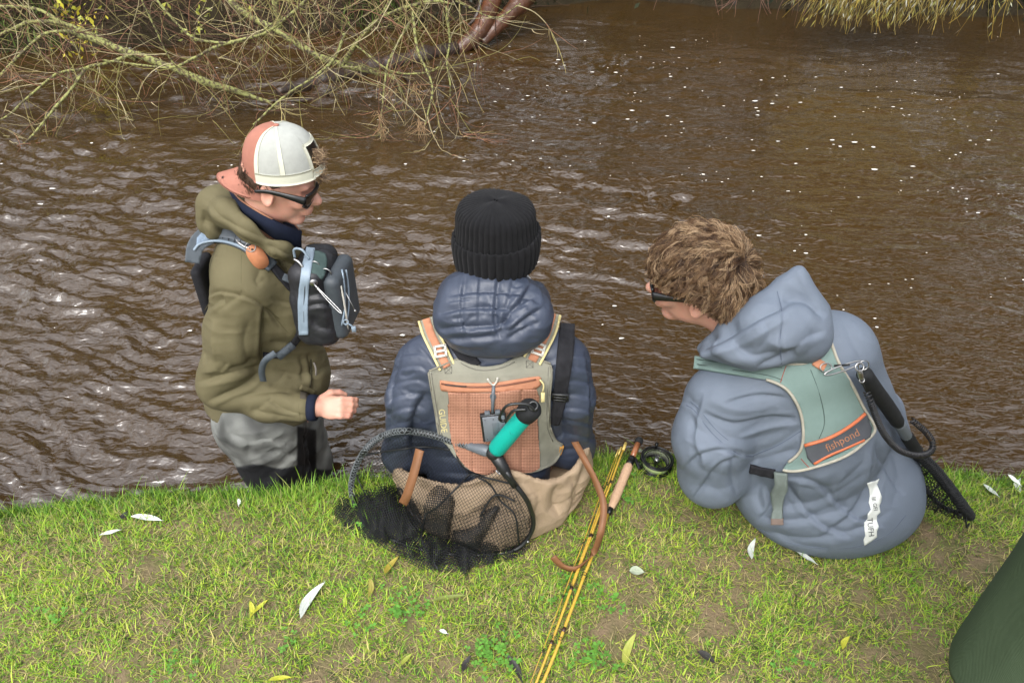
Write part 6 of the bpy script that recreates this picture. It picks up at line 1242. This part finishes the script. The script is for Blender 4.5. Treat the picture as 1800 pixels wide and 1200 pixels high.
part('cork_grip', *lathe([(0, .010), (.04, .0125), (.15, .0135), (.35, .0125), (.6, .0130), (.8, .0125), (.95, .0095), (1, .0075)], A2, A3, 22), cork, FR); part('winding_check', *lathe([(0, .008), (1, .0065)], A3, A4, 14), bl, FR)
def rodline(x0, y0, x1, y1, r0, r1, l0=.018, l1=.02, n=14):
    p = np.array([gz(x0 + (x1 - x0) * t, y0 + (y1 - y0) * t, l0 + (l1 - l0) * t) for t in np.linspace(0, 1, n)]); L = np.polyfit(np.linspace(0, 1, n), p[:, 2], 2); p[:, 2] = np.polyval(L, np.linspace(0, 1, n)) + .003; d = p[-1] - p[-2]; p = np.vstack([p, p[-1] + d * 4]); return p, np.linspace(r0, r1, len(p))
p, r = rodline(1068, 912, 958, 1200, .0042, .0036); part('blank', *tube(p, r, 10), gold, FR)
for t_, nm in ((1, 'whipping'), (9, 'whipping')): part(nm, *lathe([(0, .0050), (1, .0050)], p[t_], p[t_] + (p[t_ + 1] - p[t_]) * .35, 12), mat('dark_whipping', (.05, .02, .01), .4), FR)
gdd = unit(p[10] - p[9]); 
for t_ in (5, 10): part('line_guide', *ring(p[t_] + [0, 0, .010], .006, .0009, frame(p[1] - p[0], (0, 0, 1)), 16, 5), bl, FR)
for (x0, y0, x1, y1, r0, r1, lb, n_) in ((1096, 795, 946, 1200, .0034, .0030, 'thicker golden rod section without a handle beside the strap', 'rod_section'), (1088, 802, 950, 1190, .0020, .0018, 'thin golden rod section left of the thicker one on the grass', 'rod_section'), (1083, 806, 930, 1215, .0013, .0009, 'thinnest rod tip section leftmost in the bundle on the grass', 'rod_section')):
    p, r = rodline(x0, y0, x1, y1, r0, r1, .022, .02); t = thing(n_, lb, 'rod section', p[0]); part('blank', *tube(p, r, 8), gold, t); part('ferrule', *lathe([(0, r0 * 1.35), (1, r0 * 1.35)], p[0] - (p[1] - p[0]) * .25, p[0] + (p[1] - p[0]) * .2, 10), mat('pale_gold', (.62, .46, .12), .3, coat=.4), t)
    for k_ in (2, 5, 8, 11):
        part('line_guide', *ring(p[k_] + [0, 0, .007], .0045, .0007, frame(p[1] - p[0], (0, 0, 1)), 12, 4), bl, t); part('whipping', *lathe([(0, r0 * 1.25), (1, r0 * 1.25)], p[k_] - (p[1] - p[0]) * .06, p[k_] + (p[1] - p[0]) * .06, 10), MATS['dark_whipping'], t)
RL = thing('fly_reel', 'black large arbor fly reel with pale green line beside the cork grip', 'reel', gz(1150, 835))
rc_ = gz(1151, 826, .036); ru = unit([.08, -.02, 1]); fr = frame(ru, (1, .3, 0)); W2 = .014; Ro, Ri = .0455, .035
part('frame_rim', *ring(rc_ + ru * W2, Ro, .0028, fr, 48, 8), bl, RL); part('frame_rim', *ring(rc_ - ru * W2, Ro, .0028, fr, 48, 8), bl, RL)
def annulus(c, r0, r1, th, n=48):
    a = np.arange(n) * 2 * math.pi / n; e = np.cos(a)[:, None] * fr[0] + np.sin(a)[:, None] * fr[1]; V = np.vstack([c + e * r0 + ru * th, c + e * r1 + ru * th, c + e * r1 - ru * th, c + e * r0 - ru * th]); i = np.arange(n); j = (i + 1) % n; return V, np.vstack([np.stack([i + k * n, j + k * n, j + ((k + 1) % 4) * n, i + ((k + 1) % 4) * n], 1) for k in range(4)])
part('spool_flange', *annulus(rc_ + ru * W2 * .8, Ri + .003, Ro - .003, .0012), bl, RL); part('spool_flange', *annulus(rc_ - ru * W2 * .8, Ri - .004, Ro - .003, .0012), bl, RL)
part('fly_line', *annulus(rc_, Ri + .0035, Ro - .0055, W2 * .7), mat('pale_green_fly_line', (.42, .52, .24), .55, .1, 40, .4, 500, .001), RL)
ms = []
for k in range(44):
    a = k * 2 * math.pi / 44; e = math.cos(a) * fr[0] + math.sin(a) * fr[1]; ms.append(boxm(rc_ + e * Ri, (.0006, .0012, W2 * .8), np.array([e, np.cross(ru, e), ru])))
part('arbor_ribs', *join(ms), mat('bright_alloy', (.55, .55, .52), .35, metal=.7), RL, kind='stuff', smooth=False); part('arbor_ring', *annulus(rc_ + ru * W2 * .75, Ri - .0016, Ri + .001, .0010), bl, RL); part('arbor_ring', *annulus(rc_ - ru * W2 * .7, Ri - .0016, Ri + .001, .0010), bl, RL)
part('hub', *lathe([(0, .004), (.8, .004), (.82, .0075), (.95, .0075), (1, .005)], rc_ - ru * W2, rc_ + ru * W2 * .9, 18), steel, RL)
for k in range(5): a = k * 2 * math.pi / 5 + .3; e = math.cos(a) * fr[0] + math.sin(a) * fr[1]; part('spoke', *tube(np.array([rc_ - ru * W2 * .6 + e * .004, rc_ - ru * W2 * .75 + e * Ri]), .0016, 6), bl, RL)
e = unit(fr[0] * .35 + fr[1] * 1.0); part('winding_knob', *lathe([(0, .0045), (.4, .0035), (1, .0055)], rc_ + e * (Ro - .004) + ru * W2, rc_ + e * (Ro - .004) + ru * (W2 + .018), 12), bl, RL)
e = -unit(fr[0] * 1.0 + fr[1] * -.1); part('reel_foot', *join([tube(np.array([rc_ - ru * W2 * .2 + e * Ro, rc_ + e * (Ro + .012)]), .004, 6), boxm(rc_ + e * (Ro + .013), (.004, .020, .003), np.array([e, np.cross(ru, e), ru]))]), bl, RL, smooth=False)

# ---- the folded net on the right person's hip
N2 = thing('landing_net', 'folded black landing net with foam handle hanging from the sea green vest', 'net', P(1600, 800, 1.30))
q0 = [P(1516, 652, 1.205), P(1535, 680, 1.215), P(1560, 714, 1.235), P(1580, 745, 1.25)]; part('foam_grip', *tube(crspline(q0, 6), [.009] + [.0170] * 15 + [.016] * 2 + [.012], 18), black_rubber, N2)
q1 = [P(1578, 742, 1.25), P(1592, 763, 1.262), P(1598, 772, 1.268)]; part('shaft', *tube(crspline(q1, 4), .0135, 14), greypl, N2)
q2 = [P(1592, 762, 1.262), P(1605, 784, 1.275), P(1618, 805, 1.285)]; part('foam_grip', *tube(crspline(q2, 5), [.012, .0150] + [.0155] * 8 + [.012], 16), black_rubber, N2)
q3 = crspline([P(1606, 790, 1.285), P(1640, 822, 1.27), P(1668, 856, 1.25), P(1690, 886, 1.225), PZ(1704, 906, .035)], 8); part('hoop', *tube(q3, np.interp(np.linspace(0, 1, len(q3)), [0, .3, .8, 1], [.010, .0120, .0130, .010]), 14), mat('rubbery_black_net', (.014, .015, .016), .7, .3, 60, .8, 160, .004), N2)
part('net_wrap', *braid(q3, .0132, 16, None, 'b', 4, .0016), netm, N2)
q4 = crspline([P(1590, 765, 1.30), P(1606, 810, 1.31), P(1622, 850, 1.30), P(1650, 885, 1.27), P(1690, 905, 1.22)], 6); part('hoop', *tube(q4, .006, 8), netm, N2)
tri = crspline(np.array([(1590, 770), (1600, 800), (1606, 850), (1603, 885), (1625, 893), (1660, 905), (1702, 918), (1712, 905), (1690, 870), (1650, 820), (1612, 775), (1590, 770)], float), 3)[:-1]
VT = np.vstack([q3, q4]); n3 = min(len(q3), len(q4)); A_ = q3[np.linspace(0, len(q3) - 1, 20).astype(int)]; B_ = np.array([P(1594, 775, 1.32), P(1602, 830, 1.30), P(1604, 886, 1.27), P(1630, 896, 1.255), P(1665, 908, 1.235), PZ(1704, 920, .012)]); B_ = crspline(B_, 5)[np.linspace(0, 25, 20).astype(int)]
G_ = np.array([[A_[i] * (1 - t) + B_[i] * t + np.array([0, .018 * math.sin(i * 1.9 + t * 5), .010 * math.sin(i * 2.7)]) * math.sin(t * 3.14) for t in np.linspace(0, 1, 12)] for i in range(20)]); Gi = np.arange(240).reshape(20, 12); tN2 = bvh(G_.reshape(-1, 3), np.stack([Gi[:-1, :-1], Gi[1:, :-1], Gi[1:, 1:], Gi[:-1, 1:]], -1).reshape(-1, 4))
for an, l_, sp in (((35, -60), .004, 5.0), ((70, -25), -.012, 5.0), ((10, 80), .012, 6.5)): part('net_mesh', *net_lines(tN2, tri, sp, lambda x, y, l_=l_: l_ + .006 * vn(np.stack([x / 14, y / 20, x * 0], 1), 4), .0009, an, 6, l_ * 100, 4.5), netm, N2, kind='stuff')
for a in range(6):
    x0 = 1608 + a * 14; part('net_seam', *tube(crspline([G_[2 + a * 3][0], G_[min(19, 3 + a * 3)][6] + [0, -.01, 0], G_[min(19, 4 + a * 3)][11]], 6), .0025, 5), netm, N2)
# coiled lanyard and clips
cpth = crspline([P(1523, 688, 1.165), P(1530, 705, 1.150), P(1541, 735, 1.150), P(1556, 765, 1.155), P(1580, 790, 1.165), P(1610, 800, 1.185), P(1634, 795, 1.22), P(1640, 780, 1.245), P(1630, 762, 1.255), P(1614, 747, 1.26), P(1602, 738, 1.265)], 30)
seg_ = np.linalg.norm(np.diff(cpth, axis=0), axis=1); cum = np.concatenate([[0], np.cumsum(seg_)]); s = np.linspace(0, cum[-1], 1100); cp = np.stack([np.interp(s, cum, cpth[:, i]) for i in range(3)], 1); tn = np.gradient(cp, axis=0); tn /= np.linalg.norm(tn, axis=1, keepdims=True); u = np.cross(tn, [0, 0, 1.]); u /= np.linalg.norm(u, axis=1, keepdims=True); w = np.cross(tn, u); a = np.linspace(0, 2 * math.pi * 78, 1100)
LY = thing('coiled_lanyard', 'black coiled lanyard looping from the vest clip to the folded net', 'lanyard', cpth[0]); part('coil', *tube(cp + .0062 * (np.cos(a)[:, None] * u + np.sin(a)[:, None] * w), .0016, 5), mat('glossy_black_cord', (.014, .014, .016), .25, .1, 40, 0), LY)
part('cord', *tube(np.array([P(1515, 668, 1.165), P(1518, 678, 1.165), cp[0]]), .002, 6), blackpl, LY)
dr = hit(tVR, 1449, 645); c = dr[0] + dr[1] * .008; part('d_ring', *ring(P(1452, 646, c[1] - .005), .0125, .0015, frame(-cF, cR), sy=.8), steel, LY)
c1, c2 = P(1460, 648, c[1] - .012), P(1506, 645, 1.165); m = frame(-cF, c2 - c1); Lc = np.linalg.norm(c2 - c1) / 2; a = np.linspace(0, 2 * math.pi, 30, endpoint=False); part('snap_link', *tube((c1 + c2) / 2 + m[0] * (np.cos(a) * Lc)[:, None] + m[1] * (np.sin(a) * .006)[:, None], .0019, 6, True), steel, LY); part('gate', *tube(np.array([c1 * .8 + c2 * .2 + m[1] * .006, c1 * .25 + c2 * .75 + m[1] * .006]), .0026, 6), blackpl, LY)
part('swivel', *join([ring(P(1511, 645, 1.16), .0085, .0018, frame(-cF, cR)), lathe([(0, .003), (.3, .0055), (.7, .0055), (1, .003)], P(1511, 650, 1.158), P(1514, 667, 1.16), 12), ring(P(1515, 668, 1.16), .005, .0014, frame(-cF, cR))]), steel, LY); part('split_ring', *ring(P(1518, 642, 1.19), .011, .0013, frame((0, -1, .2), cR)), steel, LY)

# ---- coat of a fourth person at the right edge of the picture
greenc = mat('dark_green_coat_cloth', (.048, .074, .040), .8, .14, 5, .35, 60, .003, col2=(.060, .090, .050), weave=380, crumple=.12)
O_ = thing('person', 'person in a dark green coat cut off by the right edge of the picture', 'person', (1.06, .5, 0))
def coat():
    c = np.array([.972, .53]); prof = [(.574, .345), (.577, .352), (.67, .353), (.76, .353), (.90, .350), (1.02, .335), (1.10, .31), (1.18, .25), (1.34, .25), (1.43, .22), (1.48, .15), (1.52, .085)]; n = 96; th = np.arange(n) * 2 * math.pi / n; V = []
    pr = crspline(np.array(prof), 4)
    for z, r in pr: w = .010 * np.sin(th * 5 + 1) * (1.3 - z) + .005 * vn(np.stack([np.cos(th) * 3, np.sin(th) * 3, th * 0 + z * 4], 1), 3) * 2; V.append(np.stack([c[0] + (r + w) * np.cos(th), c[1] + (r * .42 + w) * np.sin(th), np.full(n, z) + .006 * np.sin(th * 2 + 2) * (z < .7)], 1))
    V = np.vstack(V); i = np.arange(n); j = (i + 1) % n; return V, np.vstack([np.stack([k * n + i, k * n + j, (k + 1) * n + j, (k + 1) * n + i], 1) for k in range(len(pr) - 1)])
hO = np.array([1.04, .53, 1.66]); V, F = person_body(O_, hO, (.098, .076, .118), np.array([[0, 1, 0], [-1, 0, 0], [0, 0, 1.]]), (1.04, .50, 1.50), (1.04, .5, 1.3), (1.04, .5, .95), [[((.95, .5, .9), .085), ((.94, .52, .48), .058), ((.94, .5, .09), .04), ((.94, .64, .04), .035)], [((1.13, .5, .9), .085), ((1.14, .52, .48), .058), ((1.14, .5, .09), .04), ((1.14, .64, .04), .035)]], [[((.84, .5, 1.42), .05), ((.90, .58, 1.12), .04), ((1.0, .72, 1.05), .03)], [((1.24, .5, 1.42), .05), ((1.28, .5, 1.12), .04), ((1.27, .56, .88), .03)]], h=.008)
part('body', V, F, skin, O_); part('coat', *coat(), greenc, O_)
f = union([chain([(1.04 + s * .1, .5, .85), (1.04 + s * .1, .52, .48), (1.04 + s * .1, .5, .12)], [.11, .085, .07]) for s in (-1, 1)], .02); part('trousers', *sdf_mesh(f, .012, 2), mat('dark_trousers', (.03, .03, .035), .8), O_)
part('boots', *sdf_mesh(union([chain([(1.04 + s * .1, .49, .26), (1.04 + s * .1, .49, .06), (1.04 + s * .1, .66, .045)], [.065, .055, .045]) for s in (-1, 1)], .02), .01, 1), black_rubber, O_)

# ---- fallen willow leaves and litter on the turf
def leaf(px, py, ang, L, w, col, name, label, curl=.12, fold=.25, sp='willow_leaf', group=None, z=.016):
    c = gz(px, py, z); Lm = L * px2m(c); Wm = w * px2m(c); a = R(ang); d = np.array([math.cos(a), math.sin(a) / .75, rng.normal(0, .12)]); d = unit(d); s = unit(np.cross([0, 0, 1], d)); n = np.cross(d, s); N = 11; V = []
    for i in range(N):
        t = i / (N - 1); wd = Wm / 2 * (math.sin(math.pi * t ** .85) ** .8 if 0 < t < 1 else .02); p = c + d * (t - .5) * Lm + s * Lm * curl * (math.sin(t * math.pi) - .5) * .8 + n * (Lm * .05 * math.cos(t * 6))
        V += [p - s * wd + n * wd * fold, p - s * wd * .5 + n * wd * fold * .3, p, p + s * wd * .5 + n * wd * fold * .3, p + s * wd + n * wd * fold]
    F = [(i * 5 + k, i * 5 + k + 1, i * 5 + 6 + k, i * 5 + 5 + k) for i in range(N - 1) for k in range(4)]; V = np.array(V); nV = len(V); V = np.vstack([V, V - n * .0006]); F += [tuple(j + nV for j in f[::-1]) for f in F]
    m = mat('leaf_' + name, col, .6, .2, 60, .4, 200, .001); t_ = thing(sp, label, 'leaf', c, group); part('blade', V, F, m, t_); part('midrib', *tube(np.array([V[i * 5 + 2] + n * .0006 for i in range(N)] + [c + d * .5 * Lm + d * .004]), .0006, 4), mat('rib_' + name, tuple(min(1, v * 1.25) for v in col), .6), t_); return t_
W1, W2_, Yl, Dk = (.60, .63, .58), (.47, .50, .45), (.38, .38, .03), (.025, .022, .02)
leaf(548, 1060, 62, 76, 17, W2_, 'pale', 'long pale grey curved willow leaf alone on the grass at lower left', .2, .15)
leaf(262, 917, -3, 54, 12, W1, 'white', 'white willow leaf near the left bank edge beside a dark scrap'); leaf(198, 942, 2, 40, 8, W1, 'white', 'smaller white willow leaf just below left of the other'); leaf(422, 889, -65, 16, 6, W1, 'white', 'small pale curled leaf near the lip below the standing person')
leaf(1320, 971, 62, 44, 11, W2_, 'pale', 'pale leaf standing by the left hem of the slate blue jacket'); leaf(1414, 985, -42, 42, 9, W2_, 'pale', 'grey leaf tucked under the back hem of the slate blue jacket')
leaf(1786, 860, 50, 44, 11, W1, 'white', 'bright white leaf at the right picture edge on fresh grass'); leaf(1779, 850, -58, 26, 9, W1, 'white', 'short white leaf crossing the one at the right picture edge'); leaf(1738, 868, -60, 30, 9, W2_, 'pale', 'pale leaf left of the crossed pair near the right edge')
leaf(1482, 1135, 40, 34, 10, Yl, 'yellow', 'yellow green leaf in the turf below the slate blue jacket'); leaf(1104, 1148, 58, 66, 14, (.28, .30, .05), 'olive', 'long yellowing leaf on the ground right of the rods near the bottom', .1)
leaf(444, 1078, -70, 34, 9, Yl, 'yellow', 'left blade of a yellow pair of leaves at lower left'); leaf(460, 1072, 48, 34, 8, Yl, 'yellow', 'right blade of a yellow pair of leaves at lower left'); leaf(652, 1040, -84, 40, 10, (.25, .22, .04), 'mustard', 'mustard leaf pointing down beneath the net'); leaf(688, 1000, 55, 44, 11, (.30, .24, .03), 'amber', 'dark yellow leaf just below the black net'); leaf(790, 1057, 8, 66, 9, (.16, .19, .04), 'dull', 'long dull green leaf lying across the turf right of centre'); leaf(780, 1116, -15, 15, 7, W1, 'white', 'tiny white leaf scrap near the bottom centre'); leaf(495, 1198, 8, 40, 9, Yl, 'yellow', 'yellow leaf cut by the bottom edge of the picture')
leaf(715, 1165, 42, 30, 8, (.25, .28, .04), 'lime', 'lime leaf half hidden in grass near the bottom left of centre'); leaf(222, 912, 80, 17, 11, Dk, 'black', 'small black leaf scrap beside the white leaf'); leaf(905, 1180, -50, 60, 12, Dk, 'black', 'dark rotten leaf at the bottom left of the rods'); leaf(820, 1172, 60, 34, 10, Dk, 'black', 'dark withered leaf at the bottom centre'); leaf(1240, 1160, -30, 34, 14, Dk, 'black', 'dark leaf scrap on bare soil at lower right of centre'); leaf(1118, 1010, -5, 26, 18, (.33, .37, .27), 'grey green', 'round grey green leaf on the turf right of the rods')
# clover and small broad leaved weeds
def weeds():
    V = []; F = []; C = []; o = 0
    cl = [(880, 1150, 30), (1040, 1160, 30), (1060, 1065, 14), (720, 1080, 26), (650, 1100, 8), (98, 1085, 8), (860, 1140, 18), (1000, 1045, 10), (1380, 1170, 10), (300, 1180, 10), (985, 1040, 8), (650, 905, 12), (1090, 870, 10), (520, 1120, 6)]
    for cx, cy, k in cl:
        for i in range(k):
            x, y = cx + rng.normal(0, 20), cy + rng.normal(0, 16); h_ = hit(bank_tree, x, min(y, 1230))[0]
            if h_ is None: continue
            c = h_ + [0, 0, rng.uniform(.012, .024)]
            for t in range(3):
                a = t * 2.09 + rng.uniform(0, 1); d = np.array([math.cos(a), math.sin(a), .1]); s = np.cross([0, 0, 1], d); r = rng.uniform(.005, .009); q = [c, c + d * r * .6 - s * r * .5, c + d * r * 1.15 - s * r * .35, c + d * r, c + d * r * 1.15 + s * r * .35, c + d * r * .6 + s * r * .5]; V += q; F.append(tuple(o + j for j in range(6))); C += [np.array([.12, .30, .04]) * rng.uniform(.7, 1.3)] * 6; o += 6
    ob = part('clover', V, F, MATS['grass_blade'], kind='stuff', col=np.array(C), smooth=False); ob['label'] = 'bright green clover scattered in the turf'; ob['category'] = 'clover'
weeds()
